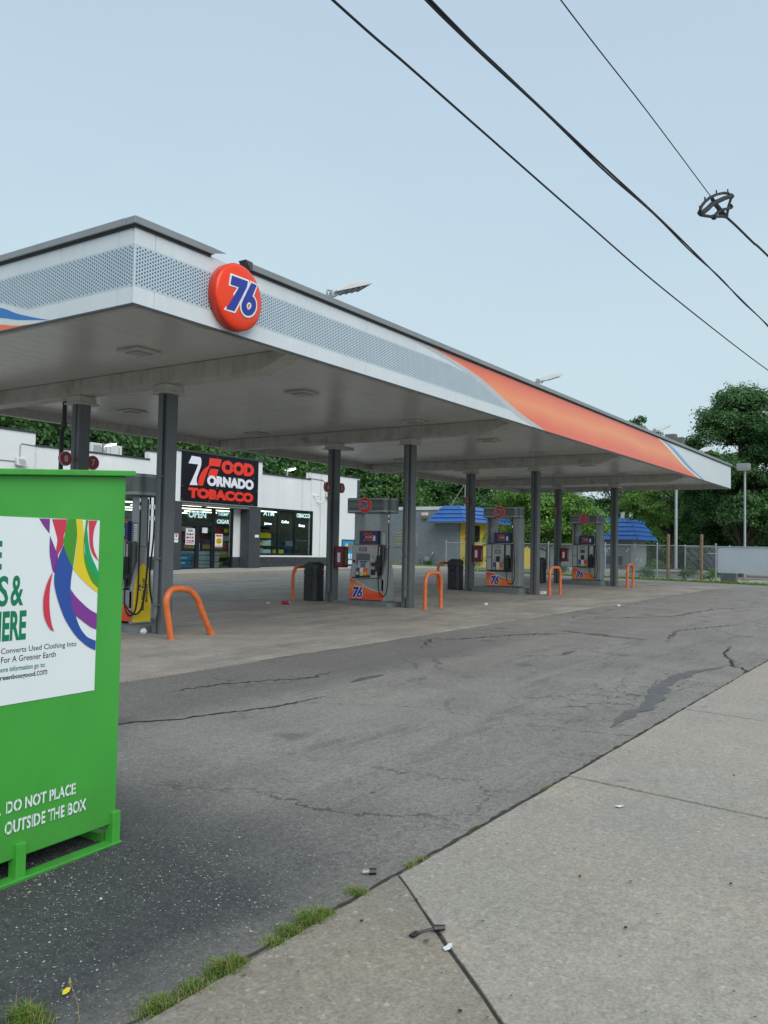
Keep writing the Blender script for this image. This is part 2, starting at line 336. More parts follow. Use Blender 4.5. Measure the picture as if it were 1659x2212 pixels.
def m_leaf(name, c1, c2, c3):
    m, t, p = newmat(name)
    g = N(t, 'ShaderNodeNewGeometry'); r = N(t, 'ShaderNodeValToRGB'); e = r.color_ramp
    e.elements[0].color = (*c1, 1); e.elements[1].color = (*c3, 1); k = e.elements.new(.55); k.color = (*c2, 1)
    t.links.new(g.outputs['Random Per Island'], r.inputs[0])
    f = ramp(t, noise(t, g.outputs['Position'], .55, 3), .3, .7, .75, 1.25)
    t.links.new(mixc(t, 1., r.outputs[0], f, 'MULTIPLY'), p.inputs['Base Color'])
    p.inputs['Roughness'].default_value = .5; p.inputs['Specular IOR Level'].default_value = .35
    tl = N(t, 'ShaderNodeBsdfTranslucent'); t.links.new(mixc(t, 1., r.outputs[0], (1.4, 1.5, .6), 'MULTIPLY'), tl.inputs[0])
    mx = N(t, 'ShaderNodeMixShader', ins={0: .28}); o = t.nodes['Material Output']
    t.links.new(p.outputs[0], mx.inputs[1]); t.links.new(tl.outputs[0], mx.inputs[2]); t.links.new(mx.outputs[0], o.inputs[0])
    return m
M['leafd'] = m_leaf('leaf_dark', (.030, .084, .032), (.060, .148, .050), (.115, .22, .062))
M['leafm'] = m_leaf('leaf_mid', (.035, .095, .026), (.070, .165, .040), (.13, .25, .055))
M['leafl'] = m_leaf('leaf_light', (.070, .17, .03), (.13, .27, .05), (.21, .36, .08))
M['grassm'] = m_leaf('grass_blade', (.075, .19, .025), (.14, .30, .04), (.38, .38, .13))
M['drygrass'] = m_leaf('dry_grass_blade', (.30, .24, .12), (.38, .31, .17), (.22, .20, .08))
M['bark'] = mat('bark', (.060, .048, .038), .9, 0, .3, 8, .6, 25)
M['turf'] = mat('rough_turf', (.060, .095, .030), .95, 0, .4, 3, .8, 30, dirt=.6, dirtcol=(.10, .08, .05))

# ---------------------------------------------------------------- mesh helpers
def tagp(o, label=None, cat=None, group=None, kind=None):
    if label: o['label'] = label
    if cat: o['category'] = cat
    if group: o['group'] = group
    if kind: o['kind'] = kind
    return o
def thing(name, label, cat, loc=(0, 0, 0), group=None, kind=None):
    o = bpy.data.objects.new(name, None); C.objects.link(o); o.location = loc; o.empty_display_size = .2
    return tagp(o, label, cat, group, kind)
def wl(o):
    v = Vector((0, 0, 0))
    while o: v = v + o.location; o = o.parent
    return v
class MB:
    def __init__(s): s.v = []; s.f = []
    def add(s, vs, fs):
        b = len(s.v); s.v += [tuple(v) for v in vs]; s.f += [tuple(b + i for i in f) for f in fs]; return s
    def box(s, x0, x1, y0, y1, z0, z1):
        return s.add([(x0, y0, z0), (x1, y0, z0), (x1, y1, z0), (x0, y1, z0), (x0, y0, z1), (x1, y0, z1), (x1, y1, z1), (x0, y1, z1)],
                     [(0, 3, 2, 1), (4, 5, 6, 7), (0, 1, 5, 4), (1, 2, 6, 5), (2, 3, 7, 6), (3, 0, 4, 7)])
    def hexa(s, p): # 8 points bottom ring, top ring
        return s.add(p, [(0, 3, 2, 1), (4, 5, 6, 7), (0, 1, 5, 4), (1, 2, 6, 5), (2, 3, 7, 6), (3, 0, 4, 7)])
    def prism(s, poly, ax, a, b):  # poly 2D extruded along ax from a to b
        n = len(poly)
        def P(u, v, w): return {'x': (w, u, v), 'y': (u, w, v), 'z': (u, v, w)}[ax]
        s.add([P(u, v, a) for u, v in poly] + [P(u, v, b) for u, v in poly],
              [tuple(range(n - 1, -1, -1)), tuple(range(n, 2 * n))] + [(i, (i + 1) % n, n + (i + 1) % n, n + i) for i in range(n)])
        return s
    def face(s, pts): return s.add(pts, [tuple(range(len(pts)))])
    def rings(s, rs, cap=True):
        n = len(rs[0]); vs = [v for r in rs for v in r]; fs = []
        for k in range(len(rs) - 1):
            for i in range(n): fs.append((k * n + i, k * n + (i + 1) % n, (k + 1) * n + (i + 1) % n, (k + 1) * n + i))
        if cap: fs.append(tuple(range(n - 1, -1, -1))); fs.append(tuple((len(rs) - 1) * n + i for i in range(n)))
        return s.add(vs, fs)
    def tube(s, pts, r, n=8, cap=True):
        pts = [Vector(p) for p in pts]; rs = []
        rr = r if isinstance(r, (list, tuple)) else [r] * len(pts)
        up = None
        for i, p in enumerate(pts):
            d = (pts[min(i + 1, len(pts) - 1)] - pts[max(i - 1, 0)]).normalized()
            if up is None:
                up = Vector((0, 0, 1)) if abs(d.z) < .9 else Vector((1, 0, 0))
            a = d.cross(up); 
            if a.length < 1e-5: a = d.cross(Vector((0, 1, 0)))
            a.normalize(); b = a.cross(d).normalized(); up = b
            rs.append([p + (a * math.cos(2 * math.pi * k / n) + b * math.sin(2 * math.pi * k / n)) * rr[i] for k in range(n)])
        return s.rings(rs, cap)
    def cyl(s, c, ax, r, h, n=20, r2=None):
        c = Vector(c); d = {'x': Vector((1, 0, 0)), 'y': Vector((0, 1, 0)), 'z': Vector((0, 0, 1))}[ax]
        return s.tube([c, c + d * h], [r, r if r2 is None else r2], n)
    def lathe(s, c, ax, prof, n=32): # prof: list of (r, h) along axis
        c = Vector(c); d = {'x': Vector((1, 0, 0)), 'y': Vector((0, 1, 0)), 'z': Vector((0, 0, 1))}[ax]
        a = Vector((0, 0, 1)) if ax != 'z' else Vector((1, 0, 0)); b = d.cross(a)
        rs = [[c + d * h + (a * math.cos(2 * math.pi * k / n) + b * math.sin(2 * math.pi * k / n)) * max(r, 1e-4) for k in range(n)] for r, h in prof]
        return s.rings(rs)
    def build(s, name, m, parent=None, smooth=False, bevel=0., kind=None, label=None):
        me = bpy.data.meshes.new(name); me.from_pydata(s.v, [], s.f); me.validate(); me.materials.append(m)
        o = bpy.data.objects.new(name, me); C.objects.link(o)
        if parent is not None:
            w_ = wl(parent)
            if w_.length > 0: me.transform(Matrix.Translation(-w_))
            o.parent = parent
        import bmesh
        bm = bmesh.new(); bm.from_mesh(me); bmesh.ops.recalc_face_normals(bm, faces=bm.faces); bm.to_mesh(me); bm.free()
        if smooth:
            for p in me.polygons: p.use_smooth = True
            me.set_sharp_from_angle(angle=rad(40))
        if bevel:
            b = o.modifiers.new('edge', 'BEVEL'); b.width = bevel; b.segments = 2; b.limit_method = 'ANGLE'; b.angle_limit = rad(40)
        if kind: o['kind'] = kind
        if label: o['label'] = label
        return o
def quads(name, v4, m, parent=None, kind='stuff'):
    """v4: (N,4,3) array of quads -> one mesh."""
    v4 = np.asarray(v4, dtype=np.float32); n = len(v4)
    me = bpy.data.meshes.new(name); me.vertices.add(4 * n); me.vertices.foreach_set('co', v4.reshape(-1))
    me.loops.add(4 * n); me.loops.foreach_set('vertex_index', np.arange(4 * n, dtype=np.int32))
    me.polygons.add(n); me.polygons.foreach_set('loop_start', np.arange(0, 4 * n, 4, dtype=np.int32))
    try: me.polygons.foreach_set('loop_total', np.full(n, 4, dtype=np.int32))
    except Exception: pass
    me.update(calc_edges=True); me.materials.append(m)
    o = bpy.data.objects.new(name, me); C.objects.link(o)
    if parent is not None:
        w_ = wl(parent); me.transform(Matrix.Translation(-w_)); o.parent = parent
    if kind: o['kind'] = kind
    return o
def children(o): return [c for c in ALL if c.parent == o]
def copy_tree(o, loc=None, parent=None):
    c = o.copy(); C.objects.link(c)
    if parent is not None: c.parent = parent
    if loc is not None: c.location = loc
    for ch in list(o.children): copy_tree(ch, None, c)
    return c
def text(s, org, right, up, width, height, m, name, parent, bold=0., shear=0., ext=.002, stretch=1.):
    """Lettering whose ink box has its lower left corner at org and the given width and height."""
    cu = bpy.data.curves.new(name, 'FONT'); cu.body = s; cu.size = 1; cu.offset = bold; cu.shear = shear; cu.extrude = .5; cu.resolution_u = 3
    ob = bpy.data.objects.new(name, cu); C.objects.link(ob); bpy.context.view_layer.update()
    dg = bpy.context.evaluated_depsgraph_get(); me = bpy.data.meshes.new_from_object(ob.evaluated_get(dg))
    bpy.data.objects.remove(ob); bpy.data.curves.remove(cu)
    co = np.empty(len(me.vertices) * 3, dtype=np.float32); me.vertices.foreach_get('co', co); co = co.reshape(-1, 3)
    mn, mxx = co.min(0), co.max(0); right = np.array(right, float); up = np.array(up, float); nrm = np.cross(right, up)
    a = (co[:, 0] - mn[0]) / (mxx[0] - mn[0]) * width; b = (co[:, 1] - mn[1]) / (mxx[1] - mn[1]) * height; c = (co[:, 2] + .5) * ext
    P = np.array(org, float) + np.outer(a, right) + np.outer(b, up) + np.outer(c, nrm)
    if parent is not None: P = P - np.array(wl(parent))
    me.vertices.foreach_set('co', P.astype(np.float32).reshape(-1)); me.materials.clear(); me.materials.append(m); me.update()
    me.name = name; o = bpy.data.objects.new(name, me); C.objects.link(o)
    if parent is not None: o.parent = parent
    return o
def decal(name, pts, fn, m, parent, thick=.0):
    return MB().face([fn(u, v) for u, v in pts]).build(name, m, parent)
SEVEN = [(0, 1), (.64, 1), (.64, .83), (.37, 0), (.07, 0), (.33, .73), (0, .73)]
def six():
    o = [(.80, 1.), (1.06, 1.), (.925, .605)]; cx, cy, rx, ry = .87, .30, .31, .31
    for k in range(0, 19): a = rad(72 - 250 * k / 18); o.append((cx + rx * math.cos(a), cy + ry * math.sin(a)))
    o.append((.60, .46))
    return o, [(cx + .10 * math.cos(rad(18 * k)), cy - .01 + .12 * math.sin(rad(18 * k))) for k in range(20)]
def grow(pts, off, flip=1):
    n = len(pts); q = [Vector((u + .24 * v, v)) for u, v in pts]
    area = sum(q[i].x * q[(i + 1) % n].y - q[(i + 1) % n].x * q[i].y for i in range(n)); sg = (1 if area > 0 else -1) * flip; res = []
    for i in range(n):
        e1 = (q[i] - q[i - 1]).normalized(); e2 = (q[(i + 1) % n] - q[i]).normalized()
        n1 = Vector((e1.y, -e1.x)) * sg; n2 = Vector((e2.y, -e2.x)) * sg; nn = n1 + n2
        nn = nn.normalized() if nn.length > 1e-4 else n1
        res.append(q[i] + nn * off * min(1.5, 1 / max(.5, nn.dot(n1))))
    return res
def logo76(org, right, up, H, parent, ext=.004, warp=None):
    """Slanted 7 and 6, navy on a white outline, each numeral and each outline a piece of its own."""
    right = Vector(right); up = Vector(up); nrm = right.cross(up); org = Vector(org); o6, h6 = six(); wd = 1.18 + .24
    for mm, off, lift in ((M['white'], .058, 0.), (M['navy'], .0, ext * 1.2)):
        for shape in ((SEVEN,), (o6, h6)):
            cu = bpy.data.curves.new('numeral', 'CURVE'); cu.dimensions = '2D'; cu.fill_mode = 'BOTH'; cu.extrude = .5
            for j, pts in enumerate(shape):
                res = grow(pts, off, -1 if j else 1); sp = cu.splines.new('POLY'); sp.points.add(len(res) - 1); sp.use_cyclic_u = True
                for i, r in enumerate(res): sp.points[i].co = (r.x, r.y, 0, 1)
            ob = bpy.data.objects.new('numeral', cu); C.objects.link(ob); bpy.context.view_layer.update()
            me = bpy.data.meshes.new_from_object(ob.evaluated_get(bpy.context.evaluated_depsgraph_get())); bpy.data.objects.remove(ob)
            W_ = wl(parent); e_ = lift + (.0004 if shape[0] is o6 else 0)
            for v in me.vertices:
                u, vv = (v.co.x - wd / 2) * H, (v.co.y - .5) * H
                P = org + right * u + up * vv + nrm * ((v.co.z + .5) * ext + e_)
                if warp: P = P + nrm * warp(u, vv)
                v.co = P - W_
            me.materials.clear(); me.materials.append(mm)
            o = bpy.data.objects.new('numeral_outline' if off else 'numeral', me); C.objects.link(o); o.parent = parent

def gz(x, y):
    return .0098 * min(x, 32) - .01 * max(0, x - 32) + .0138 * min(y, 27)

# ================================================================ SETTING
def sheet(name, xs, ys, m, dz=0., kind='structure'):
    mb = MB(); nx, ny = len(xs), len(ys)
    mb.add([(x, y, gz(x, y) + dz) for y in ys for x in xs], [(j * nx + i, j * nx + i + 1, (j + 1) * nx + i + 1, (j + 1) * nx + i) for j in range(ny - 1) for i in range(nx - 1)])
    o = mb.build(name, m); o['kind'] = kind; return o
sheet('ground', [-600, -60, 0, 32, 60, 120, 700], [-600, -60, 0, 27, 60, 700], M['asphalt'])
# turf and pale gravel beyond the fence line
o = sheet('grass_verge', [40.4, 42, 49.8], [-30, 8, 20, 27, 45], M['turf'], .012)
o = sheet('gravel_yard', [42.6, 60, 84], [-40, 8, 27, 60], M['gravel'], .024)
o = sheet('grass_field', [84, 120, 400], [-200, 0, 27, 300], M['turf'], .03)
o = sheet('grass_bank', [-60, 10, 32, 60, 84], [38.6, 60, 200], M['turf'], .03)
# street beyond the pavement behind the camera
mb = MB(); mb.box(-60, 120, -2.62, -2.5, -.25, 0.0); k = mb.build('kerb', M['apron']); k['kind'] = 'structure'
for v in k.data.vertices: v.co.z += gz(v.co.x, v.co.y)
o = sheet('road', [-200, 0, 32, 200], [-12.6, -2.62], M['asphalt'], .004)

# ---- slabs
def slab_poly(poly, name, m, parent, top, thick, jit=.0, seed=0):
    """prism whose top follows the ground; the outline is subdivided and slightly ragged"""
    r = random.Random(seed); pts = []
    n = len(poly)
    for i in range(n):
        a, b = Vector(poly[i]), Vector(poly[(i + 1) % n]); L = (b - a).length; k = max(1, int(L / .12)) if jit else 1
        d = (b - a).normalized() if L else Vector((1, 0)); nn = Vector((d.y, -d.x)); w_ = 0
        for j in range(k):
            w_ = w_ * .75 + r.uniform(-jit, jit) * .7
            pts.append(a.lerp(b, j / k) + (nn * w_ if j else Vector((0, 0))))
    cx = sum(p.x for p in pts) / len(pts); cy = sum(p.y for p in pts) / len(pts)
    n = len(pts); mb = MB(); ins = .006
    ring = lambda s, z: [(cx + (p.x - cx) * s, cy + (p.y - cy) * s, gz(p.x, p.y) + z) for p in pts]
    mb.rings([ring(1, top - thick), ring(1, top - .004), ring(.9985, top)], cap=False)
    mb.add(ring(.9985, top), [tuple(range(n))])
    return mb.build(name, m, parent)
walk = thing('pavement', None, None, (0, 0, 0), kind='structure')
YE = 2.2
def jx(x0, slope): return lambda y: x0 - (YE - y) * slope
joints = [lambda y: -9.0, lambda y: -5.6, lambda y: -1.2 - (YE - y) * .9, lambda y: 3.46 - (YE - y) * .882, lambda y: 5.58 - (YE - y) * .09, lambda y: 8.50 - (YE - y) * .13, lambda y: 11.42 - (YE - y) * .9 if y > .9 else 10.2, lambda y: 14.3, lambda y: 17.2]
xx = 20.1
while xx < 46: joints.append((lambda c: (lambda y: c))(xx)); xx += 2.9
for i in range(len(joints) - 1):
    a, b = joints[i], joints[i + 1]; g = .008; dz_ = [.014, .016, .013, .012, .016, .020, .016, .02][i % 8]
    yl = .9 if i in (5, 6) else -1.0
    ys_ = [(YE, .75), (.75, -2.48)] if False else [(YE, -2.48)]
    for (y1, y0) in ys_:
        ps = [(a(y1) + g, y1), (b(y1) - g, y1)]
        for q in range(1, 5): ps.append((b(y1 + (y0 - y1) * q / 4) - g, y1 + (y0 - y1) * q / 4))
        for q in range(4, 0, -1): ps.append((a(y1 + (y0 - y1) * q / 4) + g, y1 + (y0 - y1) * q / 4))
        slab_poly(ps[::-1], 'slab', M['walk2'] if i == 2 else M['walk'], walk, dz_, .09, .006 , i)
o = sheet('joint_dirt', [-9.2, 0, 32, 46.6], [-2.5, 2.205], M['dirtm'], .004)
pad = thing('forecourt_pad', None, None, (0, 0, 0), kind='structure')
pxs = [-.1, 2.95, 6.05, 9.15, 12.25, 15.35, 18.45, 21.45, 24.45, 27.45, 30.4, 33.38]; pys = [7.24, 10.9, 14.6, 18.6]
for i in range(len(pxs) - 1):
    for j in range(3):
        g = .005; x0, x1, y0, y1 = pxs[i] + g, pxs[i + 1] - g, pys[j] + g, pys[j + 1] - g
        slab_poly([(x0, y0), (x1, y0), (x1, y1), (x0, y1)], 'slab', M['pad'], pad, .014 + .003 * ((i * 7 + j * 3) % 3), .08, .004 if j else .012, 100 + i * 3 + j)
o = sheet('joint_filler', [-.1, 32, 33.37], [7.245, 10, 18.6], M['crack'], .004)
# shop walkway
wk = thing('shop_walkway', None, None, (0, 0, 0), kind='structure')
for i, x in enumerate(np.arange(9, 39.1, 3.0)):
    slab_poly([(x + .006, 22.3), (x + 2.994, 22.3), (x + 2.994, 24.79), (x + .006, 24.79)], 'slab', M['apron'], wk, .115, .2, .005, 300 + i)
for a, b in (((21.92, 22.2), (21.6, 21.03)), ((22.47, 22.18), (22.6, 21.5)), ((20.9, 22.2), (20.75, 21.2))):
    a, b = Vector(a), Vector(b); nn = Vector(((b - a).y, -(b - a).x)).normalized() * .05
    MB().face([(p.x, p.y, gz(p.x, p.y) + .004) for p in (a + nn, b + nn, b - nn, a - nn)]).build('parking_line', M['yline'])['kind'] = 'structure'
# ---- cracks and stains as thin ragged ribbons
def ribbon(name, pts, w0, m, dz=.005, jit=.03, seed=1, wj=.6, step=.05):
    r = random.Random(seed); P = []
    for i in range(len(pts) - 1):
        a, b = Vector(pts[i]), Vector(pts[i + 1]); k = max(2, int((b - a).length / step)); d = (b - a).normalized(); nn = Vector((d.y, -d.x))
        for j in range(k): P.append(a.lerp(b, j / k) + nn * r.uniform(-jit, jit))
    P.append(Vector(pts[-1])); L, Rr = [], []
    for i, p in enumerate(P):
        d = (P[min(i + 1, len(P) - 1)] - P[max(i - 1, 0)]).normalized(); nn = Vector((d.y, -d.x)); t_ = i / (len(P) - 1)
        w_ = w0 * (1 + r.uniform(-wj, wj)) * min(1, 4 * t_ + .15, 4 * (1 - t_) + .15)
        L.append(p + nn * w_); Rr.append(p - nn * w_)
    mb = MB(); n = len(P)
    mb.add([(p.x, p.y, gz(p.x, p.y) + dz) for p in L + Rr], [(i, i + 1, n + i + 1, n + i) for i in range(n - 1)])
    o = mb.build(name, m); o['kind'] = 'structure'; return o
ribbon('crack', [(4.2, 5.95), (4.71, 5.72), (4.88, 5.70), (5.17, 5.47), (5.32, 5.49), (5.62, 5.38), (6.1, 5.25), (6.9, 5.2)], .012, M['crack'], seed=2, jit=.018)
ribbon('crack', [(5.9, 6.5), (6.6, 6.45), (7.6, 6.0), (8.2, 6.1)], .010, M['crack'], seed=3, jit=.04)
ribbon('crack', [(10.6, 6.4), (11.68, 6.9), (11.87, 6.6), (13.07, 6.2), (14.3, 5.5)], .014, M['crack'], seed=4, jit=.05)
ribbon('crack', [(11.2, 2.15), (11.9, 2.35), (12.02, 2.51), (12.5, 2.6), (13.03, 2.83), (14.3, 3.0)], .014, M['crack'], seed=5, jit=.03)
ribbon('crack', [(16, 6.9), (19, 5.2), (22, 5.0), (25, 3.8)], .014, M['crack'], seed=6, jit=.06)
ribbon('crack', [(14, 3.9), (16, 4.3), (18.5, 3.6)], .011, M['crack'], seed=8, jit=.06)
ribbon('damp_stain', [(7.3, 2.50), (8.08, 2.57), (8.33, 2.52), (9.0, 2.62), (9.73, 2.77), (10.47, 2.80), (11.1, 2.78), (11.5, 2.65), (11.85, 2.58)], .085, M['stain'], .0045, .02, 9, .45, .17)
for q, (x, y, l, w_) in enumerate([(7.6, 5.5, .7, .035), (11.4, 4.6, .5, .04)]):
    ribbon('damp_stain', [(x, y), (x + l * .5, y + .05), (x + l, y + .02)], w_, M['stain'], .0045, .015, 20 + q, .4, .14)

# ================================================================ CANOPY
AX, AY, CL, CW, HB, HT = 5.984, 7.265, 28.607, 8.779, 4.151, 4.985
BX, BY = AX + CL, AY + CW
COLX = [9.094, 16.140, 22.962, 29.758]; YF, YB = 10.144, 12.256
can = thing('fuel_canopy', 'long flat white petrol station canopy with dotted and orange fascia on eight grey columns', 'canopy', (9, 11, 0))
seams = [AX, 6.27, 7.58, 10.29, 13.01, 15.73, 18.44, 21.12, 23.80, 26.45, 29.15, 31.87, BX]
for i in range(len(seams) - 1):
    MB().box(seams[i] + .003, seams[i + 1] - .003, AY, AY + .04, HB, HT).build('fascia_panel', M['fascia'], can, bevel=.003)
ls = [AY + .042, 7.53, 8.53, 11.2, 13.9, BY - .042]
for i in range(len(ls) - 1):
    MB().box(AX, AX + .04, ls[i] + .003, ls[i + 1] - .003, HB, HT).build('fascia_panel', M['fascia'], can, bevel=.003)
    MB().box(BX - .04, BX, ls[i] + .003, ls[i + 1] - .003, HB, HT).build('fascia_panel', M['fascia'], can, bevel=.003)
for i in range(len(seams) - 1):
    MB().box(seams[i] + .003, seams[i + 1] - .003, BY - .04, BY, HB, HT).build('fascia_panel', M['fascia'], can, bevel=.003)
# inner flanges hanging below the soffit
mb = MB(); mb.box(AX + .05, BX - .05, BY - .16, BY - .05, HB - .004, 4.36); mb.box(BX - .16, BX - .05, AY + .05, BY - .17, HB - .004, 4.36)
mb.box(AX + .05, AX + .12, AY + .05, BY - .17, HB - .004, 4.36); mb.box(AX + .13, BX - .17, AY + .05, AY + .12, HB - .004, 4.36)
mb.build('edge_flange', M['beam'], can)
mb = MB(); mb.box(AX - .012, BX + .012, AY - .012, AY - .001, HB - .02, HB + .006); mb.box(AX - .012, AX - .001, AY, BY, HB - .02, HB + .006)
mb.build('bottom_trim', M['coping'], can)
# coping, dark strip painting the shade under it, broken gap behind the round sign
for x0, x1 in ((AX - .05, 7.10), (7.74, BX + .05)):
    MB().box(x0, x1, AY - .055, AY + .10, HT + .012, HT + .092).build('coping', M['cap'], can, bevel=.006)
    MB().box(x0 + .02, x1 - .02, AY - .022, AY + .03, HT - .012, HT + .011).build('coping_shade_strip', M['capdark'], can)
MB().prism([(7.10, HT + .03), (7.30, HT + .085), (7.10, HT + .09)], 'y', AY - .05, AY - .04).build('bent_flashing', M['cap'], can)
MB().hexa([(7.66, AY - .10, HT + .0), (7.745, AY - .06, HT + .0), (7.745, AY + .04, HT), (7.66, AY + .04, HT), (7.60, AY - .08, HT + .10), (7.745, AY - .06, HT + .105), (7.745, AY + .04, HT + .105), (7.60, AY + .04, HT + .10)]).build('bent_flashing', M['coping'], can)
mb = MB(); mb.box(AX - .055, AX + .10, AY - .055 + .16, BY + .05, HT + .012, HT + .092); mb.box(BX - .1, BX + .055, AY + .11, BY + .05, HT + .012, HT + .092); mb.box(AX + .12, BX - .12, BY - .1, BY + .05, HT + .012, HT + .092); mb.build('coping', M['cap'], can, bevel=.006)
MB().box(AX - .022, AX + .03, AY + .04, BY - .02, HT - .012, HT + .011).build('coping_shade_strip', M['capdark'], can)
MB().box(AX + .11, BX - .11, AY + .11, BY - .11, HT - .08, HT - .04).build('roof_deck', M['grey'], can)
# soffit boards run the length of the canopy
yy = AY + .125; SZ = 4.33
while yy < BY - .2:
    y2 = min(yy + .30, BY - .165)
    MB().add([(AX + .125, yy + .0008, SZ), (BX - .165, yy + .0008, SZ), (BX - .165, y2 - .0008, SZ), (AX + .125, y2 - .0008, SZ),
              (AX + .125, yy + .005, SZ - .005), (BX - .165, yy + .005, SZ - .005), (BX - .165, y2 - .005, SZ - .005), (AX + .125, y2 - .005, SZ - .005)],
             [(4, 5, 6, 7), (0, 1, 5, 4), (1, 2, 6, 5), (2, 3, 7, 6), (3, 0, 4, 7)]).build('soffit_board', M['soff'], can)
    yy += .30
MB().box(AX + .12, BX - .16, AY + .12, BY - .16, SZ + .003, SZ + .03).build('soffit_backing', M['capdark'], can)
for x in COLX:
    MB().hexa([(x - .15, AY + .9, 4.06), (x + .15, AY + .9, 4.06), (x + .15, BY - .17, 4.06), (x - .15, BY - .17, 4.06), (x - .15, AY + .13, SZ - .009), (x + .15, AY + .13, SZ - .009), (x + .15, BY - .17, SZ - .009), (x - .15, BY - .17, SZ - .009)]).build('cross_beam', M['beam'], can, bevel=.01)
# columns
def column(x, y, first=False, spout=0):
    g = gz(x, y); h = .108
    c = MB().box(x - h, x + h, y - h, y + h, g - .1, 3.925).build('column', M['col'], can, bevel=.012)
    mb = MB(); mb.box(x - h - .006, x - h + .003, y - .03, y + .0, g + .02, 3.92); mb.build('weld_seam', M['coping'], c)
    MB().box(x - .17, x + .17, y - .17, y + .17, 3.945, 4.055).build('column_head', M['cappl'], can, bevel=.006)
    MB().box(x - .20, x + .20, y - .20, y + .20, 3.915, 3.944).build('head_plate', M['cappl'], can, bevel=.004)
    if spout:
        xs_ = x - h - .045; ys_ = y - .02
        MB().tube([(xs_, ys_, 3.91), (xs_, ys_, 2.4), (xs_, ys_, g + .38), (xs_ - .02, ys_ - .01, g + .30), (xs_ - .09, ys_ - .05, g + .24)], .038, 8).build('downspout', M['col'], can, smooth=True)
        for z in (g + .45, g + 1.15, g + 2.4): MB().box(xs_ - .045, x - h, ys_ - .05, ys_ + .05, z, z + .03).build('pipe_strap', M['col'], can)
for i, x in enumerate(COLX):
    column(x, YF, spout=(i < 2)); column(x, YB, spout=(i == 1))
MB().tube([(9.30, 13.0, SZ), (9.30, 13.0, 3.62), (9.26, 13.0, 3.55), (9.26, 13.0, 2.0), (9.26, 13.0, gz(9, 13))], .038, 8).build('drain_pipe', M['coping'], can, smooth=True)
MB().cyl((9.30, 13.0, 3.62), 'z', .050, .09, 10).build('pipe_collar', M['coping'], can)
# recessed lamps under the soffit
for y in (9.57, 14.02):
    for x in (8.02, 11.62, 15.38, 18.85, 21.9, 25.45, 28.85, 32.4):
        f = MB().box(x - .22, x + .22, y - .22, y + .22, SZ - .045, SZ - .009).build('canopy_light', M['cappl'], can, bevel=.006)
        MB().box(x - .13, x + .13, y - .13, y + .13, SZ - .062, SZ - .046).build('lens', M['lampoff'], f, bevel=.004)
# printed dots
def dots(fn, u0, u1, zlo, zhi, ru=.0185, flip=False):
    q = []; u = u0; k = 0; du, dz_ = .0365, .0415
    a = [rad(45 * i + 22.5) for i in range(8)]
    oct_ = [(math.cos(t_), math.sin(t_)) for t_ in a]
    V, Fc = [], []
    while u < u1:
        z = 4.375 + (dz_ / 2 if k % 2 else 0)
        while z < 4.79:
            if zlo(u) < z < zhi(u):
                fade = 1 - .25 * (u - u0) / (u1 - u0); r_ = .0126 * fade
                b = len(V); V += [fn(u + r_ * c, z + r_ * s_) for c, s_ in oct_]; Fc.append(tuple(range(b, b + 8)))
            z += dz_
        u += du; k += 1
    return V, Fc
def curve(pts):
    def f(u):
        if u <= pts[0][0]: return pts[0][1]
        for (a, b), (c, d) in zip(pts, pts[1:]):
            if u <= c: return b + (d - b) * (u - a) / (c - a)
        return pts[-1][1]
    return f
M['bandp'] = mat('pale_band_print', (.48, .56, .60), .32, var=.04)
decal('band_print', [(AX + .012, 4.345), (AX + .012, 4.80), (12.8, 4.80), (13.4, 4.745), (14.1, 4.63), (14.7, 4.51), (15.35, 4.345)], lambda u, v: (u, AY - .0015, v), M['bandp'], can)
decal('band_print', [(AY + .012, 4.345), (AY + .012, 4.80), (11.6, 4.80), (10.5, 4.65), (9.7, 4.505), (9.12, 4.345)], lambda u, v: (AX - .0015, u, v), M['bandp'], can)
mb = MB(); V, Fc = dots(lambda u, v: (u, AY - .0025, v), AX + .035, 15.3, lambda u: 4.36, curve([(6, 4.79), (12.8, 4.79), (13.4, 4.735), (14.1, 4.62), (14.7, 4.50), (15.25, 4.36)]))
mb.add(V, Fc)
V, Fc = dots(lambda u, v: (AX - .0025, u, v), AY + .035, BY - .3, curve([(7, 4.36), (9.12, 4.36), (9.7, 4.52), (10.5, 4.66), (11.5, 4.79)]), lambda u: 4.79)
mb.add(V, Fc); mb.build('printed_dots', M['dots'], can, kind='stuff')
ft = lambda d: (lambda u, v: (u, AY - d, v)); fl = lambda d: (lambda u, v: (AX - d, u, v))
def smooth_curve(pts, n=6):
    out_ = []; P = [pts[0]] + pts + [pts[-1]]
    for i in range(1, len(P) - 2):
        p0, p1, p2, p3 = P[i - 1], P[i], P[i + 1], P[i + 2]
        for j in range(n):
            t_ = j / n; out_.append(tuple(.5 * ((2 * p1[k]) + (-p0[k] + p2[k]) * t_ + (2 * p0[k] - 5 * p1[k] + 4 * p2[k] - p3[k]) * t_ ** 2 + (-p0[k] + 3 * p1[k] - 3 * p2[k] + p3[k]) * t_ ** 3) for k in (0, 1)))
    out_.append(pts[-1]); return out_
zt, zb = HT - .02, HB + .012
orL = smooth_curve([(12.1, zt), (12.9, 4.895), (13.91, 4.76), (14.81, 4.55), (15.8, 4.33), (16.9, zb)])
orR = smooth_curve([(29.7, zb), (27.9, 4.40), (26.6, 4.67), (25.65, 4.86), (24.9, zt)])
decal('orange_print', orL + orR, ft(.003), M['fasciaor'], can)
decal('silver_print', smooth_curve([(12.1 - .7, zt), (12.8, 4.84), (13.8, 4.68), (14.8, 4.44), (15.6, 4.27), (16.35, zb)]) + orL[::-1], ft(.0028), M['silverp'], can)
sh = lambda pts, d: [(u + d, v) for u, v in pts]
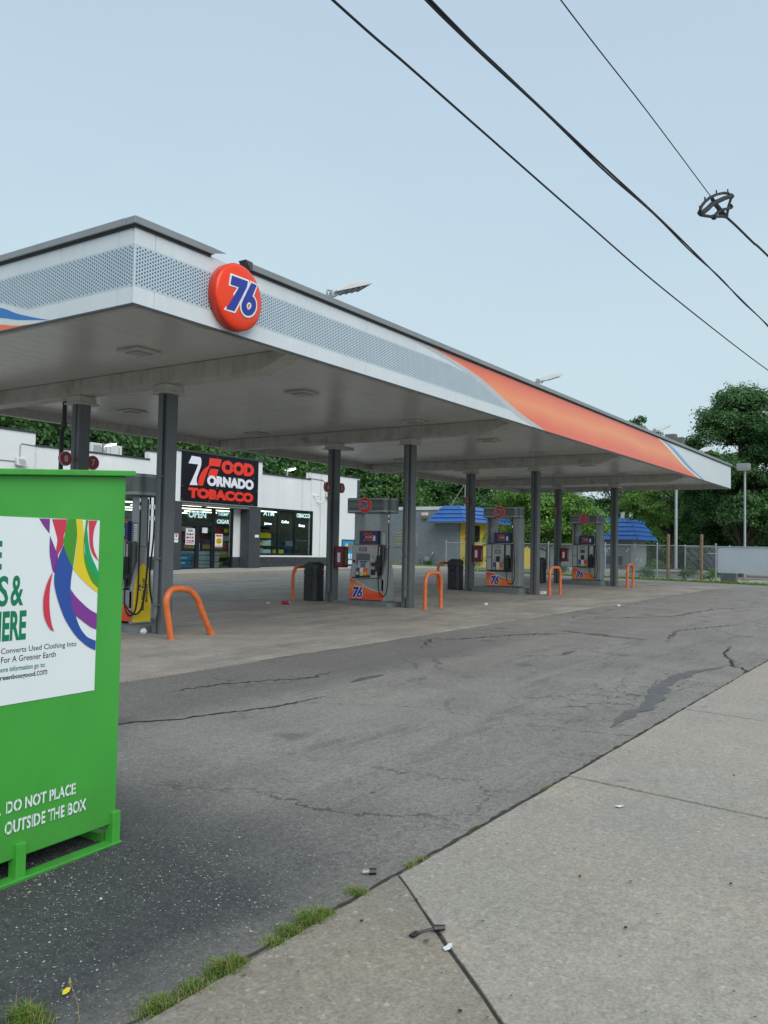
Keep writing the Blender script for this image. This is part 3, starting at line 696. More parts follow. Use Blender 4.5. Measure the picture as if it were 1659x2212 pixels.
decal('yellow_stripe', orR[::-1] + sh(orR, .16), ft(.003), M['yellowp'], can)
decal('pale_stripe', sh(orR[::-1], .16) + sh(orR, .40), ft(.003), M['whitep'], can)
blr = smooth_curve([(30.55, zb), (28.8, 4.42), (27.5, 4.70), (26.6, 4.87), (25.6, zt)])
decal('blue_stripe', sh(orR[::-1], .40) + blr, ft(.003), M['lbluep'], can)
# swoosh on the left end
top = smooth_curve([(8.70, zb), (9.0, 4.235), (9.35, 4.33), (9.70, 4.45), (10.6, 4.66), (11.8, 4.85), (12.8, zt)]); low = smooth_curve([(8.70, zb), (9.0, 4.205), (9.35, 4.255), (9.70, 4.325), (10.8, 4.50), (12.4, 4.70), (14, zt)])
decal('blue_swoosh', top + low[::-1], fl(.003), M['bluep'], can)
low2 = smooth_curve([(9.02, zb), (9.3, 4.185), (9.70, 4.25), (11.0, 4.38), (12.6, 4.55), (15, zt - .1)])
decal('orange_print', [(9.02, zb)] + low2 + [(16.0, zt - .1), (16.0, zb)], fl(.003), M['fasciaor'], can)
decal('yellow_stripe', low2 + sh(low2, .09)[::-1], fl(.0045), M['yellowp'], can)

# round sign
cxr, czr, Rr = 7.45, 4.575, .40
rs = thing('round_sign', 'large orange-red round 76 sign on the front canopy fascia near its corner', 'sign', (cxr, AY, czr))
yf = AY - .13
MB().lathe((cxr, AY - .004, czr), 'y', [(Rr - .012, 0), (Rr, -.02), (Rr, -.115), (Rr - .008, -.126)], 48).build('rim', M['roundrim'], rs, smooth=True)
MB().lathe((cxr, yf + .006, czr), 'y', [(Rr - .009, 0), (Rr - .012, -.004)] + [(Rr * math.cos(rad(a)) * .97, -.004 - .055 * math.sin(rad(a))) for a in range(10, 90, 8)] + [(.001, -.0595)], 48).build('face', M['roundel'], rs, smooth=True)
logo76((cxr + .015, yf + .006 - .009, czr), (1, 0, 0), (0, 0, 1), .41, rs, .003, warp=lambda u, v: .055 * math.sqrt(max(0, 1 - (u * u + v * v) / (Rr * .99) ** 2)))

# flood lamps on the canopy roof
def flood():
    t = thing('area_floodlight', 'x', 'floodlight')
    a = [(-.40, 0), (-.34, .02), (-.05, .10), (.22, .115), (.42, .07), (.42, .05), (.38, .045), (-.38, -.02)]
    MB().prism([(u, v) for u, v in a], 'x', -.19, .19).build('housing', M['lampbody'], t, bevel=.006)
    MB().add([(-.165, -.33, -.024), (.165, -.33, -.024), (.165, .36, .030), (-.165, .36, .030)], [(0, 1, 2, 3)]).build('lens_panel', M['lampoff'], t)
    for k in range(4):
        y = -.12 + k * .135; z = -.026 + (y + .33) * .0783
        MB().box(-.16, .16, y, y + .012, z - .012, z + .0).build('lens_bar', M['grey'], t)
    MB().tube([(0, -.35, .03), (0, -.47, .06), (0, -.50, .0), (0, -.50, -.30)], .018, 8).build('bracket', M['grey'], t, smooth=True)
    MB().box(-.06, .06, -.42, -.30, -.06, .02).build('mount_block', M['lampbody'], t)
    return t
fl0 = flood(); F_LOC = [(10.40, AY + .42, 5.50), (18.0, AY + .42, 5.48), (26.8, AY + .42, 5.48), (32.6, AY + .42, 5.43)]
FLAB = ['white floodlight on the canopy roof nearest the round orange sign', 'white floodlight on the canopy roof above the start of the orange fascia', 'white floodlight on the canopy roof above the far end of the orange fascia', 'small farthest floodlight on the canopy roof near the far right corner']
FROT = [-118, -112, -110, -110]
for i, l in enumerate(F_LOC):
    o = fl0 if i == 0 else copy_tree(fl0)
    o.location = l; o.rotation_euler = (rad(14), 0, rad(FROT[i] )); o.scale = (1, .76, .9); tagp(o, FLAB[i], 'floodlight', 'floodlights on the canopy roof')

# ================================================================ number flags
def flag(x, y, z, num, side, label):
    t = thing('pump_number_sign', label, 'sign', (x, y, z), 'round red pump number signs on the columns')
    MB().cyl((x, y - .040, z), 'y', .122, .014, 28).build('disc', M['cappl'], t); MB().cyl((x, y - .0255, z), 'y', .118, .03, 28).build('back_case', M['red'], t)
    MB().cyl((x, y - .046, z), 'y', .110, .0055, 28).build('face', M['red'], t)
    s_ = side
    MB().box(min(x + s_ * .09, x + s_ * .2), max(x + s_ * .09, x + s_ * .2), y - .02, y + .02, z - .02, z + .02).build('arm', M['grey'], t)
    text(num, (x - .036, y - .0465, z - .055), (1, 0, 0), (0, 0, 1), .072, .11, M['cappl'], 'digit', t, bold=.03)
for (x, y, z, n_, s_, l) in [(8.80, 12.26, 2.99, '8', 1, 'red round sign with a pale 8 left of the nearest back column'), (9.335, 12.26, 2.97, '7', -1, 'red round sign with a pale 7 right of the nearest back column'),
                            (15.87, 12.26, 3.02, '6', 1, 'red round sign with a pale 6 on the second back column by the shop'), (16.41, 12.26, 3.03, '5', -1, 'red round sign mostly hidden on the right of the second back column'),
                            (22.68, 12.26, 3.08, '4', 1, 'red round sign with a pale 4 on the third back column'), (29.47, 12.26, 3.08, '2', 1, 'small red round sign with a pale 2 on the farthest back column')]:
    flag(x, y, z, n_, s_, l)
# red towel / extinguisher boxes
def redbox(x, y, z, label, m2='red'):
    t = thing('service_box', label, 'wall box', (x, y, z), 'red boxes fixed to the back columns')
    b = MB().box(x - .10, x + .10, y - .13, y + .13, z - .245, z + .245).build('case', M['crim'], t, bevel=.02)
    MB().box(x - .107, x - .1005, y - .04, y + .04, z - .12, z + .10).build('label_strip', M['whitep'], b)
    MB().box(x - .04, x + .03, y - .136, y - .131, z - .18, z + .15).build('sticker', M['ink_lgreen' if m2 == 'a' else 'cappl'], b)
    return t
redbox(16.14, 11.99, 1.40, 'dark red box on the second back column, left of the nearest visible pump', 'a')
redbox(22.962, 11.99, 1.52, 'dark red box on the third back column, between the middle pumps')
redbox(29.758, 11.99, 1.52, 'small dark red box on the farthest back column')

# ================================================================ hoops
def hoop(pts, label, r=.042):
    base = pts[0]; t = thing('hoop_bollard', label, 'bollard', (base[0], base[1], gz(base[0], base[1])), 'orange hoop bollards at the pump islands')
    P = [Vector(p) for p in pts]; S = []
    Q = [P[0]] + P + [P[-1]]
    for i in range(1, len(Q) - 2):
        for j in range(6):
            u = j / 6; p0, p1, p2, p3 = Q[i - 1:i + 3]
            S.append(.5 * ((2 * p1) + (-p0 + p2) * u + (2 * p0 - 5 * p1 + 4 * p2 - p3) * u * u + (-p0 + 3 * p1 - 3 * p2 + p3) * u ** 3))
    S.append(P[-1]); MB().tube(S, r, 14).build('hoop', M['orange'], t, smooth=True)
    for p in (P[0], P[-1]): MB().cyl((p.x, p.y, gz(p.x, p.y) - .01), 'z', r + .008, .035, 14, r + .004).build('foot_collar', M['orange'], t)
def std_hoop(x0, x1, y, label, h=.80, y1=None):
    y1 = y if y1 is None else y1; g0 = gz(x0, y); g = gz((x0 + x1) / 2, y); w_ = x1 - x0; c = .17
    L = lambda u: y + (y1 - y) * u
    hoop([(x0, y, g0 - .02), (x0, y, g0 + .35), (x0, L(0), g + h - .22), (x0 + .055, L(.05), g + h - .07), (x0 + c, L(.2), g + h), (x1 - c, L(.8), g + h), (x1 - .055, L(.95), g + h - .07), (x1, L(1), g + h - .22), (x1, y1, g0 + .35), (x1, y1, gz(x1, y1) - .02)], label)
g_ = gz(9, 9.5)
hoop([(8.70, 9.49, g_ - .02), (8.665, 9.50, .40), (8.60, 9.50, .70), (8.60, 9.50, .84), (8.69, 9.51, .945), (8.82, 9.51, .965), (9.0, 9.52, .945), (9.12, 9.53, .90), (9.24, 9.53, .78), (9.33, 9.54, .62), (9.59, 9.56, g_ - .02)], 'big bent orange hoop bollard nearest the camera, leaning left', .047)
std_hoop(15.99, 16.67, 9.61, 'orange hoop bollard in front of the second front column')
std_hoop(22.84, 23.62, 9.64, 'orange hoop bollard right of the third front column')
std_hoop(29.18, 29.78, 9.48, 'smallest orange hoop bollard, by the farthest front column')
std_hoop(15.76, 16.5, 13.12, 'orange hoop bollard half hidden behind the nearest dark litter bin')
std_hoop(22.56, 23.3, 13.12, 'orange hoop bollard rising behind the middle litter bin')

# ================================================================ islands
def island(x, top, label, L=.44, y0=10.42, y1=12.07, seg=6):
    t = thing('pump_island', label, 'kerbed island', (x, 11.2, gz(x, 11.2)), 'grey painted pump islands')
    pts = []
    xc = x + .11
    for cx, cy, a0 in ((xc - L + .12, y0 + .12, 180), (xc + L - .12, y0 + .12, 270), (xc + L - .12, y1 - .12, 0), (xc - L + .12, y1 - .12, 90)):
        for k in range(seg): a = rad(a0 + 90 * k / (seg - 1)); pts.append((cx + .12 * math.cos(a), cy + .12 * math.sin(a)))
    g = gz(x, 11.2); mb = MB(); cxm, cym = xc, (y0 + y1) / 2
    sc = lambda s, z: [(cxm + (p[0] - cxm) * s, cym + (p[1] - cym) * s, z) for p in pts]
    mb.rings([sc(1.03, g - .08), sc(1.03, g + .035), sc(1.0, g + .045), sc(1, g + top - .012), sc(.975, g + top)]); mb.build('kerb_block', M['island'], t, smooth=True)
    MB().box(x - .12, x + .34, 10.72, 11.68, g + top, g + top + .02).build('pump_plate', M['pumpd'], t)
island(COLX[0], .10, 'low grey island under the nearest pump with yellow side')
island(COLX[1], .10, 'grey rounded island under the second pump from the left')
island(COLX[2], .17, 'raised grey island under the third pump from the left')
island(COLX[3], .17, 'raised grey island under the farthest pump')

# ================================================================ dispensers
def header(t, x0, zt0, zb0, m, m2, logo=True):
    # plan outline: flat -X face, curved ends
    y0, y1 = -.58, .58; pts = [(x0, y1 - .02), (x0, y0 + .10)]
    pts = []
    for k in range(9): a = rad(180 + 180 * k / 8); pts.append((x0 + .31 + .31 * math.cos(a), y0 + .14 + .17 * math.sin(a)))
    for k in range(9): a = rad(0 + 180 * k / 8); pts.append((x0 + .31 + .31 * math.cos(a), y1 - .14 + .17 * math.sin(a)))
    cx = x0 + .31; mb = MB()
    ring = lambda s, z: [(cx + (p[0] - cx) * s, p[1] * s, z) for p in pts]
    h = MB().rings([ring(.97, zb0), ring(1, zb0 + .012), ring(1, zt0 - .012), ring(.97, zt0)]).build('header', m, t, smooth=True)
    for z0, z1 in ((zb0 + .014, zb0 + .06), (zt0 - .05, zt0 - .014)):
        MB().rings([ring(1.006, z0), ring(1.006, z1)]).build('header_band', M['pump'], h, smooth=True)
    if logo:
        r = thing('logo_disc', None, None); r.parent = t
        zc = (zt0 + zb0) / 2
        MB().cyl((x0 - .020, 0, zc), 'x', .185, .018, 32).build('disc_rim', M['cappl'], r)
        MB().lathe((x0 - .020, 0, zc), 'x', [(.172, 0), (.170, -.004), (.12, -.010), (.001, -.014)], 32).build('disc', M['roundel'], r, smooth=True)
        logo76((x0 - .034, 0.01, zc), (0, -1, 0), (0, 0, 1), .155, r, .002)
def hose(t, pts, r=.014, m='hose', n=10):
    P = [Vector(p) for p in pts]; Q = [P[0]] + P + [P[-1]]; S = []
    for i in range(1, len(Q) - 2):
        for j in range(n):
            u = j / n; p0, p1, p2, p3 = Q[i - 1:i + 3]
            S.append(.5 * ((2 * p1) + (-p0 + p2) * u + (2 * p0 - 5 * p1 + 4 * p2 - p3) * u * u + (-p0 + 3 * p1 - 3 * p2 + p3) * u ** 3))
    S.append(P[-1]); return MB().tube(S, r, 8).build('hose', M[m], t, smooth=True)
def nozzle(t, x, y, z, m='black'):
    n = MB().box(x - .07, x + .03, y - .035, y + .035, z - .12, z + .14).box(x - .10, x - .071, y - .05, y + .05, z - .22, z + .02).build('nozzle', M[m], t, bevel=.008)
    return n
def side_panel(t, m, inner, ys=-1, y=.47):
    # vase shaped end cheek facing the street; x from 0 to .41
    prof = [(.00, 0), (.00, .50), (.015, .62), (.05, .78), (.10, .90), (.13, .97), (.13, 1.20), (.28, 1.20), (.28, .97), (.31, .90), (.36, .78), (.395, .62), (.41, .50), (.41, 0)]
    a, b = (-y - .0, -y + .06) if ys < 0 else (y - .06, y)
    c = MB().prism(prof, 'y', a, b).build('end_cheek', m, t, bevel=.006)
    if inner:
        p2 = [(.03, .02), (.035, .50), (.05, .62), (.09, .77), (.14, .88), (.205, .945), (.27, .88), (.32, .77), (.36, .62), (.375, .50), (.38, .02)]
        MB().prism(p2, 'y', a - .006, a - .0005).build('cheek_panel', inner, c)
    return c
def pump_new(label, flex=False):
    """dispenser with sculpted ends; local x 0..0.41, y -0.47..0.47, front at -X"""
    t = thing('fuel_pump', label, 'petrol pump', group='petrol pumps under the canopy')
    MB().box(.0, .41, -.405, .405, .03, .52).build('lower_cabinet', M['pump'], t, bevel=.01)
    MB().box(.03, .38, -.40, .40, .54, 1.28).build('upper_cabinet', M['pumpd'], t, bevel=.01)
    side_panel(t, M['pump'], M['yellow'] if flex else None, -1); side_panel(t, M['pump'], None, 1)
    for y in (-.355, .355): MB().box(.13, .28, y - .10, y + .10, 1.20, 2.01).build('pillar', M['pump'] if True else 0, t, bevel=.012)
    header(t, -.10, 2.345, 2.00, M['pumph'], M['pump'])
    # printed lower door
    F = lambda d: (lambda u, v: (-d, u, v))
    decal('orange_print', [(.465, .035), (.465, .50)] + [(a, b) for a, b in smooth_curve([(.40, .49), (.30, .455), (.12, .37), (-.08, .28), (-.25, .235), (-.465, .215)])] + [(-.465, .035)], F(.003), M['pumpor'], t)
    decal('silver_swoosh', smooth_curve([(.40, .49), (.30, .455), (.12, .37), (-.08, .28), (-.25, .235), (-.465, .215)]) + smooth_curve([(-.465, .235), (-.25, .262), (-.08, .31), (.12, .40), (.30, .478), (.40, .50)]), F(.004), M['silverp'], t)
    MB().box(-.0, .05, .405, .468, .03, .52).box(-.0, .05, -.468, -.405, .03, .52).build('lower_door_edge', M['pump'], t)
    logo76((-.005, .23, .20), (0, -1, 0), (0, 0, 1), .24, t, .002)
    # upper console
    con = MB().box(-.025, .03, -.30, .405, .54, 1.27).build('console', M['pumpl'], t, bevel=.008)
    MB().box(-.032, -.0255, -.28, .395, 1.085, 1.265).build('display_strip', M['pumpl'], con, bevel=.003)
    MB().box(-.038, -.033, -.015, .185, 1.13, 1.215).build('price_display', M['black'], con)
    MB().box(-.042, -.0385, .0, .17, 1.14, 1.205).build('display_screen', M['grey'], con)
    MB().box(-.033, -.0255, -.105, .265, .82, 1.075).build('keypad_recess', M['pumpd'], con)
    MB().hexa([(-.11, -.10, .60), (-.0255, -.10, .60), (-.0255, .20, .60), (-.11, .20, .60), (-.06, -.10, .92), (-.0255, -.10, .92), (-.0255, .20, .92), (-.06, .20, .92)]).build('keypad_wedge', M['pumpl'], con, bevel=.004)
    MB().hexa([(-.092, -.02, .765), (-.088, -.02, .765), (-.088, .11, .765), (-.092, .11, .765), (-.078, -.02, .86), (-.070, -.02, .86), (-.070, .11, .86), (-.078, .11, .86)]).build('lcd', mat('lcd_green', (.06, .12, .11), .15), con)
    MB().hexa([(-.078, -.06, .875), (-.072, -.06, .875), (-.072, .14, .875), (-.078, .14, .875), (-.070, -.06, .905), (-.066, -.06, .905), (-.066, .14, .905), (-.070, .14, .905)]).build('card_sticker', M['dkblue'], con)
    for k, (mm, y) in enumerate((('blue', .155), ('whitep', .055), ('redp', -.05))):
        MB().hexa([(-.135, y - .045, .58), (-.105, y - .045, .58), (-.105, y + .045, .58), (-.135, y + .045, .58), (-.125, y - .045, .755), (-.095, y - .045, .755), (-.095, y + .045, .755), (-.125, y + .045, .755)]).build('grade_panel', M[mm], con, bevel=.002)
        MB().box(-.150, -.1355, y - .028, y + .028, .60, .665).build('grade_button', M['yellow'], con, bevel=.004)
    MB().box(-.125, -.0255, -.12, .22, .545, .579).build('button_tray', M['black'], con, bevel=.01)
    MB().box(-.034, -.0255, .27, .385, .85, 1.08).build('small_door', M['pumpl'], con, bevel=.004)
    MB().box(-.040, -.0345, .295, .36, .865, .93).build('receipt_slot', M['black'], con)
    for z0, z1 in ((.60, .72), (.80, .88)): MB().box(-.040, -.0255, -.26, -.145, z0, z1).build('card_reader', M['black'], con, bevel=.004)
    MB().box(-.036, -.0255, -.22, -.16, 1.0, 1.03).build('lock', M['grey'], con)
    text('6' if not flex else '8', (-.033, -.215, 1.20), (0, -1, 0), (0, 0, 1), .04, .055, M['redp'], 'digit', con, bold=.02)
    # media screen between pillars
    sc = MB().box(.06, .16, -.255, .255, 1.285, 1.60).build('advert_screen', M['dkblue'], t, bevel=.006)
    [MB().box(.052, .0595, -.25, .25, *zz).build('screen_trim', M['red'] if not flex else M['redp'], sc) for zz in ((1.575, 1.60), (1.285, 1.305))]
    text('STACK', (.058, .14, 1.475), (0, -1, 0), (0, 0, 1), .25, .075, M['redp'], 'advert_words', sc, bold=.03)
    text('YOUR', (.056, .10, 1.435), (0, -1, 0), (0, 0, 1), .20, .035, M['white'], 'advert_words', sc, bold=.03)
    text('SAVINGS', (.058, .14, 1.36), (0, -1, 0), (0, 0, 1), .25, .070, M['redp'], 'advert_words', sc, bold=.03)
    MB().box(.052, .0595, -.185, -.125, 1.37, 1.49).build('phone_picture', M['whitep'], sc)
    # nozzle boot, hose and instruction strip at the street end
    MB().box(-.018, .03, -.42, -.305, .60, 1.27).build('nozzle_boot', M['black'], t, bevel=.006)
    nozzle(t, -.03, -.365, .90); MB().box(-.03, -.019, -.37, -.35, .98, 1.24).build('nozzle_handle', M['cappl'], t)
    st = MB().box(.126, .1295, -.40, -.32, 1.22, 1.56).build('instruction_strip', M['whitep'], t); MB().box(.122, .1255, -.40, -.32, 1.56, 1.575).build('strip_header', M['red'], st)
    for k in range(9): MB().box(.123, .1255, -.39, -.33 + .006 * (k % 3), 1.25 + k * .033, 1.262 + k * .033).build('strip_line', M['grey'], st)
    hx = .02; hose(t, [(-.03, -.365, .70), (-.05, -.36, .45), (-.05, -.385, .24), (-.03, -.46, .13), (.02, -.53, .20), (.045, -.555, .5), (.05, -.555, 1.0), (.05, -.55, 1.75)], .013)
    for z in (1.78, 1.90): MB().cyl((.05, -.55, z), 'z', .017, .06, 10).build('hose_coupling', M['chrome'], t)
    MB().tube([(.05, -.55, 1.74), (.05, -.55, 2.01)], .011, 8).build('hose_riser', M['hose'], t)
    hose(t, [(.30, .50, 2.0), (.30, .56, 1.4), (.28, .56, .9), (.28, .50, .7)], .013)
    if flex:
        hose(t, [(.24, -.555, 2.0), (.24, -.56, 1.4), (.20, -.565, .75), (.13, -.575, .30), (.02, -.58, .16), (-.10, -.56, .20), (-.16, -.48, .34)], .014)
        hose(t, [(.33, -.555, 2.0), (.32, -.565, 1.4), (.25, -.58, .7), (.31, -.60, .30), (.40, -.60, .22), (.52, -.55, .24)], .014)
        for x in (.24, .33):
            for z in (1.62, 1.80): MB().cyl((x, -.557, z), 'z', .022, .07, 10).build('hose_coupling', M['chrome'], t)
        MB().box(-.028, -.0255, -.29, -.10, .56, 1.26).build('blue_cover', M['blue'], t)
        text('76', (.17, -.4785, .50), (0, 0, 1), (-1, 0, 0), .11, .06, M['navy'], 'side_words', t, bold=.03)
        text('E85 Flex Fuel', (.24, -.4785, .20), (0, 0, 1), (-1, 0, 0), .50, .05, M['txdark'], 'side_words', t, bold=.02)
        text('Ethanol', (.31, -.4785, .33), (0, 0, 1), (-1, 0, 0), .28, .045, M['txdark'], 'side_words', t, bold=.02)
        decal('orange_print', [(-.405, .04), (-.405, .28), (.405, .28), (.405, .04)], F(.006), M['pumpor'], t)
        t2 = MB().box(.145, .265, -.4595, -.4555, 1.24, 1.24 + .001)
    return t
def pump_old(label, num):
    t = thing('fuel_pump', label, 'petrol pump', group='petrol pumps under the canopy')
    MB().box(.0, .41, -.36, .44, .03, .45).build('lower_cabinet', M['pump'], t, bevel=.008)
    MB().box(.02, .40, -.36, .44, .46, 1.27).build('upper_cabinet', M['pumpd'], t, bevel=.008)
    MB().box(.04, .37, -.60, -.37, .03, 2.03).build('pillar', M['pump'], t, bevel=.02)
    MB().box(.04, .37, .445, .48, .03, 2.03).box(.20, .37, .25, .444, 1.28, 2.03).build('pillar', M['pump'], t, bevel=.01)
    header(t, -.10, 2.345, 2.03, M['pumph'], M['pump'])
    F = lambda d: (lambda u, v: (-d, u, v))
    c = smooth_curve([(.435, .435), (.30, .42), (.12, .35), (-.08, .28), (-.22, .25), (-.355, .24)])
    decal('orange_print', [(.435, .035)] + c + [(-.355, .035)], F(.003), M['pumpor'], t)
    decal('silver_swoosh', c + [(a, b + .025) for a, b in c[::-1]], F(.004), M['silverp'], t)
    logo76((-.005, .16, .205), (0, -1, 0), (0, 0, 1), .235, t, .002)
    con = MB().box(-.015, .02, -.355, .435, .475, 1.26).build('console', M['black'], t, bevel=.006)
    for (y0, y1, z0, z1) in ((.275, .42, .50, .86), (.275, .42, .88, 1.245), (-.335, -.19, .86, 1.245)):
        MB().box(-.024, -.0155, y0, y1, z0, z1).build('door_panel', M['pumpl'], con, bevel=.004)
    MB().box(-.028, -.0155, -.13, .245, .50, 1.25).build('centre_panel', M['pumpl'], con, bevel=.006)
    MB().box(-.033, -.0285, -.03, .145, 1.15, 1.215).build('price_display', M['grey'], con)
    MB().box(-.036, -.0285, -.03, .145, .98, 1.10).build('screen_bezel', M['pumpd'], con)
    MB().box(-.040, -.0365, .0, .115, 1.0, 1.08).build('lcd', M['blue'] if num == 2 else M['lampoff'], con)
    MB().box(-.050, -.0285, .0, .11, .74, .90).build('card_reader', M['black'], con)
    for k, (mm, y) in enumerate((('blue', .165), ('whitep', .06), ('redp', -.045))):
        MB().box(-.035, -.0285, y - .045, y + .045, .515, .73).build('grade_panel', M[mm], con)
        MB().box(-.048, -.0355, y - .025, y + .025, .53, .58).build('grade_button', M['yellow'], con)
    sc = MB().box(.05, .15, -.30, .235, 1.285, 1.60).build('advert_screen', M['dkblue'], t, bevel=.006)
    text('STACK', (.048, .12, 1.475), (0, -1, 0), (0, 0, 1), .24, .07, M['redp'], 'advert_words', sc, bold=.03)
    text('YOUR', (.046, .08, 1.435), (0, -1, 0), (0, 0, 1), .20, .035, M['white'], 'advert_words', sc, bold=.03)
    text('SAVINGS', (.048, .12, 1.36), (0, -1, 0), (0, 0, 1), .24, .065, M['redp'], 'advert_words', sc, bold=.03)
    MB().box(.042, .0495, -.225, -.165, 1.36, 1.49).build('phone_picture', M['whitep'], sc)
    MB().box(.195, .1995, .27, .42, 1.33, 1.75).build('instruction_strip', M['silverp'], t)
    MB().box(-.035, -.016, -.345, -.21, .49, .84).build('nozzle_boot', M['black'], t, bevel=.006); nozzle(t, -.05, -.28, .80)
    hose(t, [(-.05, -.24, .60), (-.07, -.23, .38), (-.09, -.28, .18), (-.09, -.38, .11), (-.07, -.47, .18), (-.06, -.50, .45), (-.04, -.46, 1.0), (-.01, -.40, 1.5), (0, -.38, 1.75)], .014)
    MB().cyl((0, -.38, 1.74), 'z', .02, .07, 10).build('hose_coupling', M['chrome'], t)
    MB().tube([(0, -.38, 1.74), (0, -.38, 2.05)], .012, 8).build('hose_riser', M['hose'], t)
    return t
def putp(t, cx, top): t.location = (cx - .1, 11.2, gz(cx, 11.2) + top)
putp(pump_new('nearest petrol pump, partly behind the green bin, with a yellow flex fuel side', True), COLX[0], .12)
putp(pump_new('grey petrol pump with angled keypad between the second pair of columns, nearest the shop'), COLX[1], .10)
p3 = pump_old('middle petrol pump with white door panels on a raised island', 4); putp(p3, COLX[2], .17)
p4 = pump_old('farthest petrol pump with a blue lit screen', 2); putp(p4, COLX[3], .17)

# ================================================================ litter bins
def litter_bin(label, loc, first=[None]):
    if first[0] is not None:
        o = copy_tree(first[0]); o.location = loc; return tagp(o, label)
    t = thing('litter_bin', label, 'litter bin', (0, 0, 0), 'charcoal litter bins behind the back columns')
    oc = lambda s, z: [(s * a * .8, s * b * .8, z) for a, b in ((-.25, -.16), (-.16, -.25), (.16, -.25), (.25, -.16), (.25, .16), (.16, .25), (-.16, .25), (-.25, .16))]
    MB().rings([oc(.94, 0), oc(1, .03), oc(1, .60)]).build('body', M['trash'], t, bevel=.006)
    MB().rings([oc(.95, .605), oc(.95, .76)]).build('neck', M['trash'], t)
    MB().rings([oc(1.02, .765), oc(1.03, .86), oc(.90, .90), oc(.70, .91), oc(.68, .94)]).build('lid', M['trashl'], t, bevel=.004)
    for s_ in (-1, 1):
        x = s_ * .2015; a, b = min(x, x + s_ * .006), max(x, x + s_ * .006)
        MB().box(a, b, -.10, .10, .62, .74).build('opening', M['capdark'], t); MB().box(a, b, -.10, .10, .28, .56).build('panel', M['black'], t)
        MB().box(-.12, .12, a, b, .62, .74).build('opening', M['capdark'], t)
    first[0] = t; t.location = loc; return t
for (x, y, l) in [(16.07, 12.74, 'charcoal litter bin left of the second back column'), (22.96, 12.74, 'charcoal litter bin left of the third back column'), (29.28, 12.75, 'charcoal litter bin left of the farthest back column')]:
    litter_bin(l, (x, y, gz(x, y)))

# ================================================================ SHOP
WY, SY = 24.8, 24.2
shop = thing('corner_shop', 'white flat-roofed tobacco and food shop with charcoal base and black sign', 'shop', (22.5, 24.8, .65))
def sb(name, x0, x1, y0, y1, z0, z1, m='stucco', bev=.0, par=None): return MB().box(x0, x1, y0, y1, z0, z1).build(name, M[m], par or shop, bevel=bev)
G0 = .45
# upper wall pieces (parapet steps)
for x0, x1, zt_ in ((5, 16.70, 5.12), (16.70, 21.40, 4.71), (21.40, 22.21, 5.03), (26.97, 30.86, 4.71), (30.86, 34.80, 5.06)):
    sb('wall', x0, x1, WY, WY + .25, 3.28 if x0 > 26 or x1 < 22 else 3.28, zt_)
    sb('coping', x0 - .02, x1 + .02, WY - .04, WY + .30, zt_ + .002, zt_ + .055, 'coping', .004)
sb('wall', 22.21, 26.97, WY + .01, WY + .25, 3.28, 5.10)
# ground storey wall
for x0, x1 in ((5, 19.1), (21.45, 22.20)): sb('wall', x0, x1, WY, WY + .25, 1.16, 3.279)
sb('wall', 25.92, 26.44, WY + .0, WY + .25, 1.16, 3.20, 'stucco'); sb('wall', 31.12, 33.36, WY, WY + .25, 1.16, 3.279); sb('wall', 33.36, 34.80, WY, WY + .25, 2.03, 3.279)
sb('wall', 33.36, 34.80, WY + .012, WY + .25, .5, 2.028, 'darkpaint')
sb('window_sill', 26.44, 31.12, WY - .03, WY + .2, 1.165, 1.235, 'whitep', .004)
# side and back walls, roof
sb('wall', 34.55, 34.80, WY + .26, 38, .3, 5.06); sb('wall', 5, 34.8, 38, 38.25, .3, 4.6); sb('wall', 5, 5.25, WY + .26, 37.9, .3, 4.6)
sb('roof', 5.3, 34.5, WY + .30, 37.95, 4.2, 4.35, 'grey')
# split-face blocks
def blocks(x0, x1, z0, z1, y, par):
    rows = max(1, round((z1 - z0) / .20)); hh = (z1 - z0) / rows
    me = None
    for r in range(rows):
        x = x0 - (.2 if r % 2 else 0)
        while x < x1 - .02:
            a, b = max(x, x0) + .004, min(x + .4, x1) - .004
            if b - a > .03: MB().box(a, b, y - .012 - rnd.uniform(0, .012), y + .2, z0 + r * hh + .004, z0 + (r + 1) * hh - .004).build('block', M['block'], par, bevel=.004)
            x += .4
blocks(17, 22.20, .56, 1.15, WY, shop); blocks(25.90, 33.36, .56, 1.15, WY, shop)
sb('block_mortar', 5, 22.2, WY + .01, WY + .24, .4, 1.158, 'coping'); sb('block_mortar', 25.9, 33.36, WY + .01, WY + .24, .4, 1.158, 'coping')
# sign box, soffit, pillars
sb('sign_box', 22.23, 26.96, SY + .03, WY - .001, 3.24, 5.13, 'stucco', .01)
sb('coping', 22.18, 27.0, SY - .03, WY + .3, 5.135, 5.20, 'coping', .004)
sb('lintel', 22.60, 26.3, SY + .08, SY + .5, 3.13, 3.238, 'inter')
sb('pillar', 22.22, 22.58, SY + .06, WY - .01, .5, 3.237, 'darkpaint', .006); sb('pillar', 26.28, 26.96, SY + .06, WY - .05, .5, 3.237, 'darkpaint', .006)
sg = thing('shop_sign', 'large black shop sign reading FOOD TORNADO TOBACCO in red and white', 'shop sign', (24.55, SY, 4.2))
for a, b, c, d in ((22.44, 24.90, 3.84, 5.12), (24.904, 26.68, 3.84, 5.12), (22.44, 24.90, 3.27, 3.836), (24.904, 26.68, 3.27, 3.836)):
    MB().box(a, b, SY - .0, SY + .029, c, d).build('sign_panel', M['signblk'], sg, bevel=.002)
for x, z in ((22.5, 3.84), (26.62, 3.9), (24.3, 5.07), (25.6, 3.32), (23.9, 3.32), (25.4, 4.35), (26.4, 4.4), (24.3, 3.86), (25.5, 3.86), (22.5, 3.33), (26.3, 3.32), (24.9, 5.0)): MB().cyl((x, SY - .006, z), 'y', .018, .006, 8).build('bolt', M['grey'], sg)
